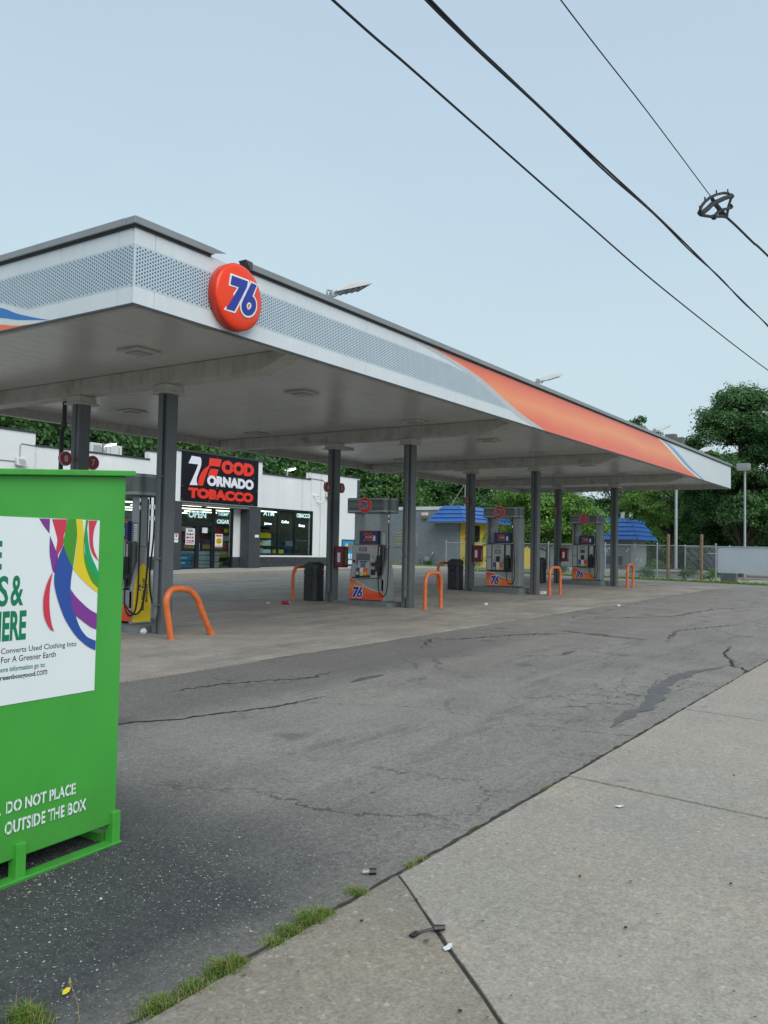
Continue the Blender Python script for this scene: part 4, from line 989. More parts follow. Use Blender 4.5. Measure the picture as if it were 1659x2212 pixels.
SF = lambda d: (lambda u, v: (u, SY - d, v))
decal('letter_seven', [(22.93, 5.0), (23.38, 4.985), (23.43, 4.88), (23.43, 4.72), (23.40, 4.60), (23.30, 4.38), (23.22, 4.20), (23.21, 4.05), (23.27, 3.90), (22.85, 3.885), (23.00, 4.15), (23.16, 4.45), (23.27, 4.70), (22.77, 4.70)], SF(.005), M['signwht'], sg)
decal('letter_f_stem', [(23.86, 5.01), (24.52, 5.01), (24.43, 4.71), (24.10, 4.71), (23.90, 4.70), (23.78, 4.50), (23.68, 4.28), (23.62, 4.12), (23.54, 3.90), (23.32, 3.90), (23.30, 4.05), (23.34, 4.22), (23.46, 4.42), (23.62, 4.58), (23.82, 4.70)], SF(.005), M['signred'], sg)
decal('letter_f_bar', [(23.93, 4.60), (24.36, 4.60), (24.26, 4.31), (23.78, 4.31)], SF(.005), M['signred'], sg)
X_, Z_ = (1, 0, 0), (0, 0, 1)
text('OOD', (24.52, SY - .003, 4.46), X_, Z_, 1.88, .535, M['signred'], 'sign_words', sg, bold=.075, ext=.006)
text('ORNADO', (23.76, SY - .003, 3.92), X_, Z_, 2.64, .42, M['signwht'], 'sign_words', sg, bold=.065, ext=.006)
text('TOBACCO', (22.80, SY - .003, 3.40), X_, Z_, 3.60, .40, M['signred'], 'sign_words', sg, bold=.07, ext=.006)
# entrance: black frames, glass, bars
DY = WY + .05
def frame(name, x0, x1, z0, z1, w_, d, muls=(), bars=(), y=DY, par=None, glass=True):
    f = MB(); f.box(x0, x0 + w_, y - d, y + d, z0, z1).box(x1 - w_, x1, y - d, y + d, z0, z1).box(x0 + w_, x1 - w_, y - d, y + d, z0, z0 + w_).box(x0 + w_, x1 - w_, y - d, y + d, z1 - w_, z1)
    fo = f.build(name, M['frame'], par or shop)
    for xm in muls: MB().box(xm - w_ * .45, xm + w_ * .45, y - d * .9, y + d * .9, z0 + w_, z1 - w_).build('mullion', M['frame'], fo)
    for zb_ in bars: MB().box(x0 + w_, x1 - w_, y - d * .6, y - d * .1, zb_ - .014, zb_ + .014).build('bar', M['frame'], fo)
    if glass:
        xs_ = [x0 + w_] + list(muls) + [x1 - w_]
        for a, b in zip(xs_, xs_[1:]): MB().box(a + .002, b - .002, y + .002, y + .008, z0 + w_, z1 - w_).build('pane', M['glass'], fo)
    return fo
FZ0 = .665
frame('transom', 22.60, 24.80, 2.46, 3.125, .05, .05)
frame('door', 22.62, 23.94, FZ0, 2.45, .085, .04, bars=(1.02, .87, 1.22)); frame('door', 23.95, 24.78, FZ0, 2.45, .075, .04, bars=(1.02, .87, 1.22))
frame('side_light', 24.82, 25.90, FZ0, 3.125, .07, .045, bars=(2.38, 2.10, 1.78, 1.46, 1.22, .96))
MB().box(23.98, 24.01, DY - .09, DY - .06, 1.42, 1.70).build('door_handle', M['chrome'], shop)
frame('shop_window', 26.46, 31.11, 1.24, 3.27, .06, .06, muls=(28.73, 29.88), bars=()); 
for z in (1.62, 2.0, 2.36): MB().box(30.9, 31.05, WY + .10, WY + .12, z, z + .02).box(30.4, 31.05, WY + .10, WY + .11, z, z + .015).build('bar', M['frame'], shop)
frame('shop_window', 19.1, 21.45, 1.24, 3.27, .06, .06, muls=(20.3,))
for a, z0_, z1_ in ((19.1, 1.16, 1.23), (19.1, 3.271, 3.279)): pass
# window lettering
def wt(s, x0, x1, z0, z1, m, lab, y=WY + .03, b=.02):
    o = text(s, (x0, y, z0), X_, Z_, x1 - x0, z1 - z0, M[m], 'window_words', shop, bold=b, ext=.004); return o
wt('OPEN', 23.41, 24.35, 2.68, 2.94, 'letter', 0, DY - .055, .035); wt('HEMP', 25.04, 25.62, 2.82, 2.97, 'letter', 0, DY - .055, .04); wt('CIGAR', 24.95, 25.65, 2.50, 2.67, 'letter', 0, DY - .055, .03)
wt('ATM', 27.75, 28.44, 2.94, 3.13, 'letter', 0, b=.012); wt('OBACCO', 29.98, 30.93, 2.95, 3.14, 'letter', 0, b=.03); wt('VAPE', 26.66, 27.45, 2.74, 2.96, 'letterb', 0, b=.03)
for s, x0, x1, z0, z1 in (('Juices', 27.84, 28.32, 2.53, 2.66), ('Coffee', 28.97, 29.47, 2.66, 2.78), ('Dairy', 30.17, 30.6, 2.50, 2.65), ('Energy', 26.80, 27.40, 2.40, 2.53)):
    wt(s, x0, x1, z0, z1, 'letterb', 0, WY + .05, .015)
    cxs = (x0 + x1) / 2; czs = (z0 + z1) / 2; rx = (x1 - x0) / 2 + .09
    MB().prism([(cxs + rx * math.cos(rad(a)), czs + .15 * math.sin(rad(a))) for a in range(0, 360, 15)], 'y', WY + .035 + .022, WY + .068).build('led_sign_back', M['black'], shop)
def poster(x0, x1, z0, z1, y, kind, label):
    t = thing('poster', label, 'poster', (x0, y, z0))
    MB().box(x0, x1, y - .004, y, z0, z1).build('sheet', M['whitep'], t)
    h, w_ = z1 - z0, x1 - x0
    if kind == 1:
        for r in range(3):
            for c in range(3): MB().box(x0 + w_ * (.1 + .28 * c), x0 + w_ * (.32 + .28 * c), y - .007, y - .0045, z1 - h * (.42 + .2 * r), z1 - h * (.31 + .2 * r)).build('picture', M[('ink_crimson', 'dkblue', 'grey')[(r + c) % 3]], t)
        MB().box(x0 + w_ * .1, x1 - w_ * .1, y - .007, y - .0045, z0 + h * .08, z0 + h * .14).build('print_strip', M['ink_crimson'], t); MB().box(x0 + w_ * .25, x1 - w_ * .25, y - .007, y - .0045, z1 - h * .2, z1 - h * .08).build('print_title', M['grey'], t)
    if kind == 2:
        MB().prism([(x0 + w_ * .5 + w_ * .4 * math.cos(rad(a)), z0 + h * .45 + h * .28 * math.sin(rad(a))) for a in range(0, 360, 20)], 'y', y - .007, y - .0045).build('yellow_print', M['yell' if 0 else 'yellow'], t)
        MB().box(x0 + w_ * .08, x1 - w_ * .08, y - .007, y - .0045, z1 - h * .2, z1 - h * .06).build('red_print', M['redp'], t); MB().box(x0 + w_ * .05, x1 - w_ * .05, y - .007, y - .0045, z0 + h * .04, z0 + h * .1).build('red_print', M['redp'], t)
        for k in range(3): MB().box(x0 + w_ * .2, x1 - w_ * .2, y - .010, y - .0075, z0 + h * (.33 + .1 * k), z0 + h * (.37 + .1 * k)).build('print_strip', M['txdark'], t)
    if kind == 3:
        MB().box(x0 + w_ * .1, x1 - w_ * .1, y - .007, y - .0045, z1 - h * .22, z1 - h * .05).build('print_strip', M['ink_crimson'], t); MB().box(x0 + w_ * .3, x0 + w_ * .65, y - .007, y - .0045, z0 + h * .35, z0 + h * .7).build('print_mark', M['txdark'], t)
poster(23.30, 23.78, 1.63, 2.26, DY - .045, 1, 'tall white poster of small pictures on the left shop door'); poster(24.17, 24.45, 2.10, 2.31, DY - .045, 0, 'small blank white notice on the right shop door')
poster(24.88, 25.30, 1.56, 2.08, DY - .05, 2, 'poster with a yellow burst and red heading beside the shop door'); poster(22.23, 22.42, 1.83, 2.04, SY + .058, 3, 'small security camera notice on the pillar left of the door')
poster(22.23, 22.42, 1.70, 1.81, SY + .058, 0, 'small white plate under the camera notice left of the door'); poster(26.62, 26.86, 1.98, 2.09, SY + .058, 0, 'small white plate on the pillar right of the shop door')
# interior
shop_in = thing('shop_interior', 'dim shop interior seen through the windows with ceiling light strips', 'interior', (24, 28, .65))
MB().box(17, 33, 36.5, 36.6, .6, 3.36).build('inner_wall', M['inter'], shop_in); MB().box(17, 33, WY + .3, 36.5, 3.36, 3.40).build('ceiling', M['grey'], shop_in); MB().box(17, 33, WY + .26, 36.5, .60, .64).build('inner_floor', M['wgrey'], shop_in)
MB().box(16.95, 17, WY + .3, 36.6, .6, 3.36).build('inner_wall', M['inter'], shop_in); MB().box(33, 33.05, WY + .3, 36.6, .6, 3.36).build('inner_wall', M['inter'], shop_in)
for y in (26.2, 28.2, 30.2, 32.4, 34.6):
    for x in (17.4, 20.0, 22.6, 25.2, 27.8, 30.4): MB().box(x, x + 2.2, y, y + .13, 3.31, 3.345).build('light_strip', M['tube'], shop_in)
def shelf_unit(x0, x1, y, tiers, z0=.66, label='x', dz_=.33, cols=('yellow', 'yellow', 'blue', 'whitep')):
    t = thing('display_shelf', label, 'shelf', (x0, y, .65))
    MB().box(x0, x1, y + .3, y + .33, z0, z0 + tiers * dz_ + .1).build('back_panel', M['shelf'], t)
    q = {}
    for k in range(tiers + 1): MB().box(x0, x1, y, y + .3, z0 + .02 + k * dz_, z0 + .045 + k * dz_).build('shelf_board', M['shelf'], t)
    for k in range(tiers):
        x = x0 + .05; run = 0; c = 'yellow'
        while x < x1 - .12:
            if run <= 0: c = rnd.choice(cols); run = rnd.randint(3, 8); hgt = rnd.uniform(.14, .25); skip = rnd.random() < .2
            w_ = .085
            if not skip:
                q.setdefault(c, MB()).box(x, x + w_ - .012, y + .02, y + .12, z0 + .046 + k * dz_, z0 + .046 + k * dz_ + hgt)
                q.setdefault('grey', MB()).box(x + .02, x + w_ - .032, y + .04, y + .10, z0 + .047 + k * dz_ + hgt, z0 + .08 + k * dz_ + hgt)
            x += w_; run -= 1
    for c, b in q.items(): b.build('goods', M[c], t, kind='stuff')
shelf_unit(26.5, 28.9, 25.3, 4, .95, 'shelf of yellow cartons and bottles behind the left shop window', .33, ('yellow', 'yellow', 'whitep', 'cappl')); shelf_unit(29.05, 30.95, 25.35, 3, .95, 'shelf of yellow and dark goods behind the right shop window', .33, ('yellow', 'dkblue', 'black', 'black', 'grey'))
shelf_unit(22.8, 25.8, 27.6, 5, .66, 'wide shelf of mixed goods facing the shop door', .36, ('grey', 'dkblue', 'red', 'whitep', 'yellow', 'ink_crimson'))
shelf_unit(25.9, 32.6, 28.4, 5, .66, 'long tall shelf of mixed goods deep inside behind the shop windows', .38, ('grey', 'dkblue', 'red', 'whitep', 'yellow', 'ink_crimson', 'ink_teal'))
shelf_unit(21.5, 26.0, 31.0, 6, .66, 'tall back shelf of small goods deep inside the shop opposite the door', .36, ('grey', 'dkblue', 'red', 'whitep', 'yellow', 'ink_crimson', 'ink_teal'))
shelf_unit(18.0, 21.4, 26.8, 5, .66, 'shelf of goods behind the shop window nearest the pumps', .36, ('grey', 'dkblue', 'red', 'cappl'))
cf = thing('chest_freezer', 'low chest cooler with blue printed front inside the shop door', 'freezer', (23.9, 25.6, .65))
MB().box(23.1, 25.7, 25.35, 26.1, .66, 1.36).build('cabinet', M['pumpl'], cf, bevel=.02); MB().box(23.2, 24.55, 25.335, 25.349, .70, 1.30).build('blue_front', M['acrylic'], cf); MB().prism([(24.28 + .16 * math.cos(rad(a)), .98 + .22 * math.sin(rad(a))) for a in range(0, 360, 20)], 'y', 25.325, 25.334).build('picture_oval', M['wood'], cf)
MB().box(23.4, 23.9, 25.327, 25.334, 1.08, 1.13).box(23.4, 23.8, 25.327, 25.334, .86, .93).build('print_strip', M['whitep'], cf)
# ice-cream advert board at the right end of the shop
ab = thing('advert_board', 'light blue ice cream advert panel at the right end of the shop wall', 'advert', (33.86, WY, .8))
MB().box(33.44, 34.30, WY - .035, WY + .0, .80, 1.96).build('panel', M['acrylic'], ab); 
MB().box(33.55, 34.2, WY - .040, WY - .036, .84, 1.02).build('white_print', M['whitep'], ab)
for x in (33.6, 33.86, 34.1): MB().box(x, x + .17, WY - .040, WY - .036, 1.10, 1.34).build('white_print', M['whitep'], ab)
for x, m_ in ((33.74, 'cappl'), (34.02, 'wood')): MB().prism([(x + .14 * math.cos(rad(a)), 1.68 + .17 * math.sin(rad(a))) for a in range(0, 360, 20)], 'y', WY - .042, WY - .036).build('cone_picture', M[m_], ab)
MB().box(33.30, 34.4, WY - .5, WY - .05, .66, .76).build('bench_plinth', M['darkpaint'], ab)
# corner pier tiles
for k in range(4): MB().box(34.56, 34.80, WY - .012, WY - .001, 4.0 + k * .25 + .004, 4.0 + (k + 1) * .25 - .004).build('pier_tile', M['darkpaint'], shop, bevel=.003)
# roof plant, lamps and cameras on the shop
ac = thing('roof_air_unit', 'pale rooftop air conditioning box behind the shop parapet', 'air conditioner', (20.6, 26.2, 4.35))
MB().box(19.9, 21.3, 26.2, 27.2, 4.40, 5.28).build('casing', M['lampbody'], ac, bevel=.02)
for x in (20.3, 20.75, 21.15): MB().box(x - .01, x + .01, 26.19, 26.199, 4.5, 5.2).build('casing_seam', M['grey'], ac)
MB().box(20.0, 20.6, 26.188, 26.199, 4.75, 5.2).build('grille', M['lampoff'], ac)
av = thing('roof_vent_box', 'low grey rooftop vent box behind the parapet right of the sign', 'roof vent', (30.5, 27, 4.35))
MB().box(30.0, 31.4, 26.6, 27.5, 4.36, 4.93).build('casing', M['grey'], av, bevel=.02); MB().cyl((29.8, 26.8, 4.36), 'z', .13, .75, 14).build('vent_pipe', M['coping'], av)
def led(loc, yaw, label, lit=True):
    t = thing('wall_pack_light', label, 'lamp', loc, 'lit lamps on the shop parapet')
    x, y, z = loc
    MB().hexa([(x - .02, y - .14, z + .22), (x + .42, y - .14, z + .34), (x + .42, y + .14, z + .36), (x - .02, y + .14, z + .24), (x + .0, y - .14, z + .27), (x + .42, y - .14, z + .38), (x + .42, y + .14, z + .40), (x, y + .14, z + .29)]).build('head', M['lampbody'], t, bevel=.004)
    MB().add([(x + .03, y - .155, z + .215), (x + .40, y - .155, z + .315), (x + .42, y - .142, z + .375), (x + .02, y - .142, z + .275)], [(0, 1, 2, 3)]).build('lit_face', M['lamp'], t)
    MB().add([(x + .0, y - .13, z + .217), (x + .41, y - .13, z + .337), (x + .41, y + .13, z + .357), (x + .0, y + .13, z + .237)], [(0, 1, 2, 3)]).build('lit_lens', M['lamp'], t)
    MB().box(x - .05, x + .03, y - .04, y + .04, z - .02, z + .30).build('stem', M['grey'], t)
led((19.33, 24.75, 4.76), 0, 'lit white lamp on the shop parapet left of the shop sign'); led((29.15, 24.75, 4.76), 0, 'lit white lamp on the shop parapet right of the shop sign')
def flood_wall(x, z, label):
    t = thing('wall_floodlight', label, 'floodlight', (x, WY, z)); MB().hexa([(x - .18, WY - .22, z - .13), (x + .18, WY - .22, z - .13), (x + .18, WY - .04, z - .10), (x - .18, WY - .04, z - .10), (x - .17, WY - .12, z + .14), (x + .17, WY - .12, z + .14), (x + .17, WY - .04, z + .14), (x - .17, WY - .04, z + .14)]).build('body', M['lampbody'], t, bevel=.01)
    MB().add([(x - .12, WY - .216, z - .09), (x + .12, WY - .216, z - .09), (x + .12, WY - .142, z + .08), (x - .12, WY - .142, z + .08)], [(0, 1, 2, 3)]).build('lens', M['lampoff'], t); MB().cyl((x, WY - .04, z), 'y', .04, .04, 10).build('mount', M['grey'], t); return t
t = flood_wall(16.15, 4.15, 'wall floodlight with conduit on the far left of the shop wall')
MB().tube([(16.15, WY - .02, 4.30), (16.15, WY - .02, 4.68), (16.2, WY - .02, 4.74), (17.0, WY - .02, 4.70)], .014, 6).build('conduit', M['grey'], t); MB().tube([(15.0, WY - .02, 4.15), (16.0, WY - .02, 4.15)], .014, 6).build('conduit', M['grey'], t)
t = flood_wall(32.15, 4.10, 'wall floodlight under the 6 sign on the right part of the shop wall')
MB().tube([(30.7, WY - .02, 4.78), (31.8, WY - .02, 4.76), (31.95, WY - .02, 4.66), (31.98, WY - .02, 4.25)], .012, 6).build('conduit', M['coping'], t)
def cctv(x, z, label, d=1):
    t = thing('security_camera', label, 'camera', (x, WY, z), 'security cameras on the shop wall'); MB().cyl((x, WY - .03, z), 'y', .035, .03, 10).build('mount', M['white'], t); MB().tube([(x, WY - .03, z), (x + .03, WY - .12, z - .01), (x + .08 * d, WY - .26, z - .04)], .035, 8).build('camera_body', M['white'], t, smooth=True); MB().tube([(x + .08 * d, WY - .261, z - .04), (x + .083 * d, WY - .27, z - .042)], .028, 8).build('lens', M['black'], t)
cctv(31.10, 4.02, 'small white security camera above the Dairy window'); cctv(31.42, 3.73, 'lower small white security camera right of the window'); cctv(34.25, 4.07, 'white security camera at the right corner of the shop')

# ================================================================ COLLECTION BIN (green, foreground)
bo = Vector((2.98, 3.60, 0)); bd = Vector((.9974, .0724, 0)); bn = Vector((.0724, -.9974, 0)); g_b = gz(2.98, 3.6)
def bp(u, z, d=0.): return tuple(bo + bd * u + bn * d + Vector((0, 0, z)))
cb = thing('clothing_bin', 'bright green steel clothing donation bin with a white poster, cut by the left edge', 'donation bin', (bo.x, bo.y, g_b))
UL = -1.30
def bprism(u0, u1, d0, d1, zs, name, m, bev=0., par=None):
    z00, z01, z10, z11 = zs # bottom at u0,u1 ; top at u0,u1
    return MB().hexa([bp(u0, z00, d0), bp(u1, z01, d0), bp(u1, z01, d1), bp(u0, z00, d1), bp(u0, z10, d0), bp(u1, z11, d0), bp(u1, z11, d1), bp(u0, z10, d1)]).build(name, M[m], par or cb, bevel=bev)
bprism(UL, -.022, -1.15, -.0, (.165, .178, 1.86, 1.952), 'body', 'green', .006)
bprism(UL - .04, .012, -1.2, .035, (1.855, 1.955, 1.883, 1.983), 'lid', 'greend', .005)
for u in (-.060, -.623, -1.2):
    bprism(u, u + .052, -.035, .022, (.078, .078, .242, .242), 'support_post', 'greend', .004)
bprism(UL, -.003, -.04, .03, (.072, .078, .084, .090), 'base_rail', 'greend', .003); bprism(UL, -.003, .022, .03, (.066, .072, .0715, .0775), 'base_rail_lip', 'greend')
bprism(UL, -.003, -1.15, -1.08, (.06, .07, .10, .11), 'base_rail', 'greend'); bprism(-.06, -.01, -1.07, -.05, (.07, .075, .12, .12), 'base_rail', 'greend')
ps = bprism(UL + .1, -.192, .0005, .003, (.872, .872, 1.712, 1.716), 'poster', 'poster')
bf = lambda d: (lambda u, v: bp(u, v, d))
inks = dict(red1=('crimson', [(-.482, 1.712), (-.394, 1.714), (-.402, 1.66), (-.410, 1.636), (-.412, 1.592), (-.440, 1.543), (-.452, 1.565), (-.447, 1.613), (-.462, 1.66)]),
    purple1=('purple', [(-.554, 1.712), (-.493, 1.713), (-.493, 1.643), (-.525, 1.675)]),
    purple2=('purple', [(-.490, 1.634), (-.452, 1.561), (-.440, 1.53), (-.455, 1.456), (-.469, 1.470), (-.480, 1.51), (-.490, 1.56)]),
    green=('lgreen', [(-.393, 1.715), (-.342, 1.717), (-.332, 1.66), (-.332, 1.638), (-.338, 1.58), (-.345, 1.522), (-.351, 1.482), (-.375, 1.51), (-.389, 1.539), (-.411, 1.596), (-.405, 1.645)]),
    yellow=('yell', [(-.342, 1.717), (-.303, 1.718), (-.293, 1.66), (-.291, 1.60), (-.286, 1.53), (-.270, 1.476), (-.233, 1.412), (-.193, 1.379), (-.193, 1.355), (-.249, 1.39), (-.308, 1.436), (-.348, 1.475), (-.338, 1.548), (-.332, 1.638)]),
    green3=('lgreen', [(-.280, 1.716), (-.266, 1.714), (-.285, 1.60), (-.282, 1.549), (-.254, 1.494), (-.193, 1.416), (-.193, 1.380), (-.233, 1.412), (-.270, 1.476), (-.288, 1.54), (-.291, 1.61)]),
    teal=('teal', [(-.283, 1.616), (-.274, 1.68), (-.259, 1.594), (-.241, 1.54), (-.193, 1.456), (-.193, 1.416), (-.251, 1.485), (-.276, 1.535)]),
    red3=('crimson', [(-.264, 1.714), (-.211, 1.715), (-.229, 1.67), (-.234, 1.62), (-.225, 1.57), (-.193, 1.512), (-.233, 1.549), (-.254, 1.603)]),
    blue=('royal', [(-.412, 1.592), (-.400, 1.56), (-.384, 1.53), (-.352, 1.479), (-.360, 1.43), (-.362, 1.38), (-.354, 1.33), (-.341, 1.29), (-.320, 1.235), (-.297, 1.19), (-.270, 1.158), (-.244, 1.137), (-.196, 1.117), (-.197, 1.071), (-.235, 1.088), (-.272, 1.112), (-.315, 1.147), (-.353, 1.189), (-.392, 1.243), (-.422, 1.303), (-.443, 1.355), (-.458, 1.409), (-.456, 1.465), (-.437, 1.535)]),
    purple3=('purple', [(-.361, 1.378), (-.335, 1.348), (-.303, 1.32), (-.245, 1.277), (-.194, 1.251), (-.194, 1.174), (-.230, 1.188), (-.265, 1.21), (-.300, 1.233), (-.337, 1.262), (-.352, 1.30)]),
    red4=('crimson', [(-.469, 1.465), (-.490, 1.43), (-.505, 1.393), (-.516, 1.345), (-.516, 1.299), (-.508, 1.255), (-.492, 1.221), (-.472, 1.195), (-.449, 1.182), (-.463, 1.21), (-.472, 1.245), (-.480, 1.29), (-.483, 1.332), (-.481, 1.396)]))
def soft(pts, n=5):
    m_ = len(pts); q = [Vector(p) for p in pts]; out_ = []
    corner = [abs((q[i] - q[i - 1]).angle(q[(i + 1) % m_] - q[i])) > rad(38) for i in range(m_)]
    for i in range(m_):
        a, b = q[i], q[(i + 1) % m_]; ta = (b - a) if corner[i] else (b - q[i - 1]) * .5; tb = (b - a) if corner[(i + 1) % m_] else (q[(i + 2) % m_] - a) * .5
        for j in range(n):
            t_ = j / n; out_.append(tuple(a * (2 * t_ ** 3 - 3 * t_ ** 2 + 1) + ta * (t_ ** 3 - 2 * t_ ** 2 + t_) + b * (-2 * t_ ** 3 + 3 * t_ ** 2) + tb * (t_ ** 3 - t_ ** 2)))
    return out_
for i, (k, (c, pts)) in enumerate(inks.items()): decal('ribbon_print', soft(pts), bf(.0035 + .0004 * i), M['ink_' + c], ps)
BR = tuple(bd)
def bt(s, u0, u1, z0, z1, m, b=.0, sh_=0., par=None): return text(s, bp(u0, z0, .0035), BR, Z_, u1 - u0, z1 - z0, M[m], 'poster_words' if par is None else 'stencil_words', par or ps, bold=b, shear=sh_, ext=.0006)
bt('DONATE', -1.10, -.742, 1.475, 1.606, 'txgreen', .03)
bt('SHOE', -1.0, -.775, 1.312, 1.449, 'txgreen', .02); bt('S', -.757, -.703, 1.312, 1.449, 'txgreen', .02); bt('&', -.691, -.624, 1.312, 1.450, 'txgreen', .02); bt('HERE', -.785, -.603, 1.157, 1.290, 'txgreen', .035)
bt('Converts Used Clothing Into', -.729, -.313, 1.094, 1.126, 'txdark'); bt('For A Greener Earth', -.727, -.433, 1.061, 1.088, 'txdark')
bt('For more information go to:', -.79, -.49, 1.013, 1.043, 'txteal', .01); bt('www.greenboxgood', -.825, -.546, .978, 1.006, 'txdark', .018); bt('.com', -.544, -.478, .984, 1.006, 'txdark')
bt('THANK YOU.', -1.05, -.70, .386, .440, 'poster', .03, 0, cb); bt('DO NOT PLACE', -.673, -.288, .386, .440, 'poster', .03, 0, cb); bt('OUTSIDE THE BOX', -.677, -.218, .292, .350, 'poster', .03, 0, cb)
# stencil bridges: slim green bars across the stencilled lines
for z0, z1, a, b in ((.386, .44, -.68, -.285), (.292, .35, -.68, -.215)):
    u = a + .012
    while u < b: 
        bprism(u, u + .0035, .0045, .0048, (z0, z0, z1, z1), 'stencil_bridge', 'greend'); u += .0262

# ================================================================ BACKGROUND BUILDINGS
bl = thing('brick_garage', 'low grey painted brick building with blue shingled mansard and yellow front', 'building', (50, 30, gz(50, 30)))
BG = .45; YC = 27.57
MB().box(50, 50.3, YC + .004, 44, BG - .4, 4.30).build('wall', M['brickpaint'], bl); MB().box(49.95, 50.35, YC + 1.0, 44, 4.302, 4.53).build('parapet_band', M['lampbody'], bl)
MB().box(50.303, 62, YC, YC + .3, BG - .4, 4.2).build('yellow_wall', M['ywall'], bl); MB().box(50.31, 61.9, YC + .31, 43.8, 4.1, 4.2).build('roof', M['grey'], bl)
def courses(p, name, m, parent, n=4, over=.03, tiles=0):
    """mansard face from eave edge (a,b) to ridge edge (c,d), as stepped courses"""
    a, b, c, d = [Vector(q) for q in p]; nrm = (b - a).cross(d - a).normalized()
    if nrm.z < 0: nrm = -nrm
    for k in range(n):
        t0, t1 = k / n, (k + 1) / n
        l0, r0, l1, r1 = a.lerp(d, t0), b.lerp(c, t0), a.lerp(d, t1), b.lerp(c, t1)
        m_ = max(1, tiles)
        for j in range(m_):
            off = (.5 if k % 2 else 0) if tiles else 0
            u0, u1 = max(0, (j - off) / m_), min(1, (j + 1 - off) / m_)
            if tiles and j == m_ - 1 and off: pass
            gp = .006 if tiles else 0
            A, B = l0.lerp(r0, u0 + gp * .5), l0.lerp(r0, u1 - gp * .5); D, Cc = l1.lerp(r1, u0 + gp * .5), l1.lerp(r1, u1 - gp * .5)
            o1, o2 = nrm * (over * 1.6), nrm * (over * .35)
            MB().hexa([A, B, Cc, D, A + o1, B + o1, Cc + o2, D + o2]).build(name, m, parent)
EZ, RZ = 3.44, 4.55; ov = .9
ea, eb = (49.1, 29.45, EZ), (49.1, YC - ov, EZ); ra, rb = (49.75, 28.6, RZ), (49.75, YC - .15, RZ)
courses([ea, eb, rb, ra], 'roof_course', M['mansard'], bl, 4, .05)
courses([eb, (60.5, YC - ov, EZ), (60.2, YC - .15, RZ), rb], 'roof_course', M['mansard'], bl, 4, .05, 0)
MB().hexa([(49.15, 29.4, EZ - .02), (49.15, YC - ov + .05, EZ - .02), (50, YC - ov + .05, EZ - .02), (50, 29.4, EZ - .02), (49.15, 29.4, EZ - .001), (49.15, YC - ov + .05, EZ - .001), (50, YC - ov + .05, EZ - .001), (50, 29.4, EZ - .001)]).build('eave_board', M['lampbody'], bl)
MB().add([ea, (50, 29.3, EZ), (50, 28.6, RZ), ra], [(0, 1, 2, 3)]).build('mansard_end', M['mansard'], bl)
# glass block windows
for y0 in (30.75, 31.72):
    f = MB().box(49.97, 50.0, y0 - .05, y0 + .90, 1.74, 1.80).box(49.97, 50.0, y0 - .05, y0 + .90, 2.78, 2.82).build('window_frame', M['brickpaint'], bl)
    MB().box(49.985, 49.999, y0 - .0, y0 + .86, 1.81, 2.77).build('mortar', M['lampbody'], f)
    for i in range(4):
        for j in range(5): MB().box(49.965, 49.984, y0 + .012 + i * .213, y0 + .012 + i * .213 + .19, 1.82 + j * .19, 1.82 + j * .19 + .165).build('glass_block', M['gblock'], f)
MB().box(49.75, 49.99, 29.9, 30.3, 3.92, 4.12).build('wall_lamp', M['lampbody'], bl); MB().box(49.76, 49.99, 29.92, 30.28, 3.72, 3.915).build('lamp_lens', M['wood'], bl)
gm = thing('gas_meter', 'grey gas meter and pipework at the foot of the grey brick wall', 'gas meter', (49.7, 29.7, .5))
MB().box(49.6, 49.85, 29.6, 29.95, .85, 1.15).build('meter_case', M['galv'], gm, bevel=.03); MB().tube([(49.8, 30.2, .4), (49.8, 30.2, .95), (49.8, 29.95, 1.0)], .04, 8).build('pipe', M['grey'], gm); MB().tube([(49.8, 29.6, 1.0), (49.8, 29.45, 1.3), (49.9, 29.4, 1.45)], .05, 8).build('pipe', M['grey'], gm); MB().tube([(49.8, 29.6, .9), (49.8, 29.55, .4)], .04, 8).build('pipe', M['grey'], gm); MB().cyl((49.75, 30.35, .88), 'z', .09, .06, 10).build('valve', M['coping'], gm)
MB().box(51.5, 53.0, YC - .03, YC - .001, 2.2, 3.3).build('door_window', M['black'], bl)
text('USED N', (50.5, YC - .012, 2.62), X_, Z_, 1.7, .24, M['redp'], 'wall_words', bl, bold=.01); text('TIRES', (50.6, YC - .012, 2.18), X_, Z_, 1.8, .26, M['redp'], 'wall_words', bl, bold=.01)
tp = MB(); n_ = 8
tp.add([(53.2 + 4.2 * i / n_, YC - 1.0 + .02 * (i % 2), 4.05 + .5 * math.sin(math.pi * (i / n_) ** .7) ) for i in range(n_ + 1)] + [(53.2 + 4.2 * i / n_, YC - .2, 4.62 - .02 * i + .04 * (i % 2)) for i in range(n_ + 1)], [(i, i + 1, n_ + 2 + i, n_ + 1 + i) for i in range(n_)])
t_ = thing('blue_tarp', 'bright blue tarpaulin draped over the mansard roof of the grey building', 'tarpaulin', (55, YC, 4.3)); tp.build('sheet', M['tarp'], t_)
ms = thing('antenna_mast', 'thin steel mast with a slanted brace behind the blue mansard roof', 'mast', (52, 26.3, 4.2))
MB().tube([(52, 28.2, 4.1), (52, 28.2, 9.0)], .035, 6).build('mast_pole', M['galv'], ms); MB().tube([(52, 29.6, 4.2), (52, 28.22, 6.2)], .03, 6).build('brace', M['galv'], ms)

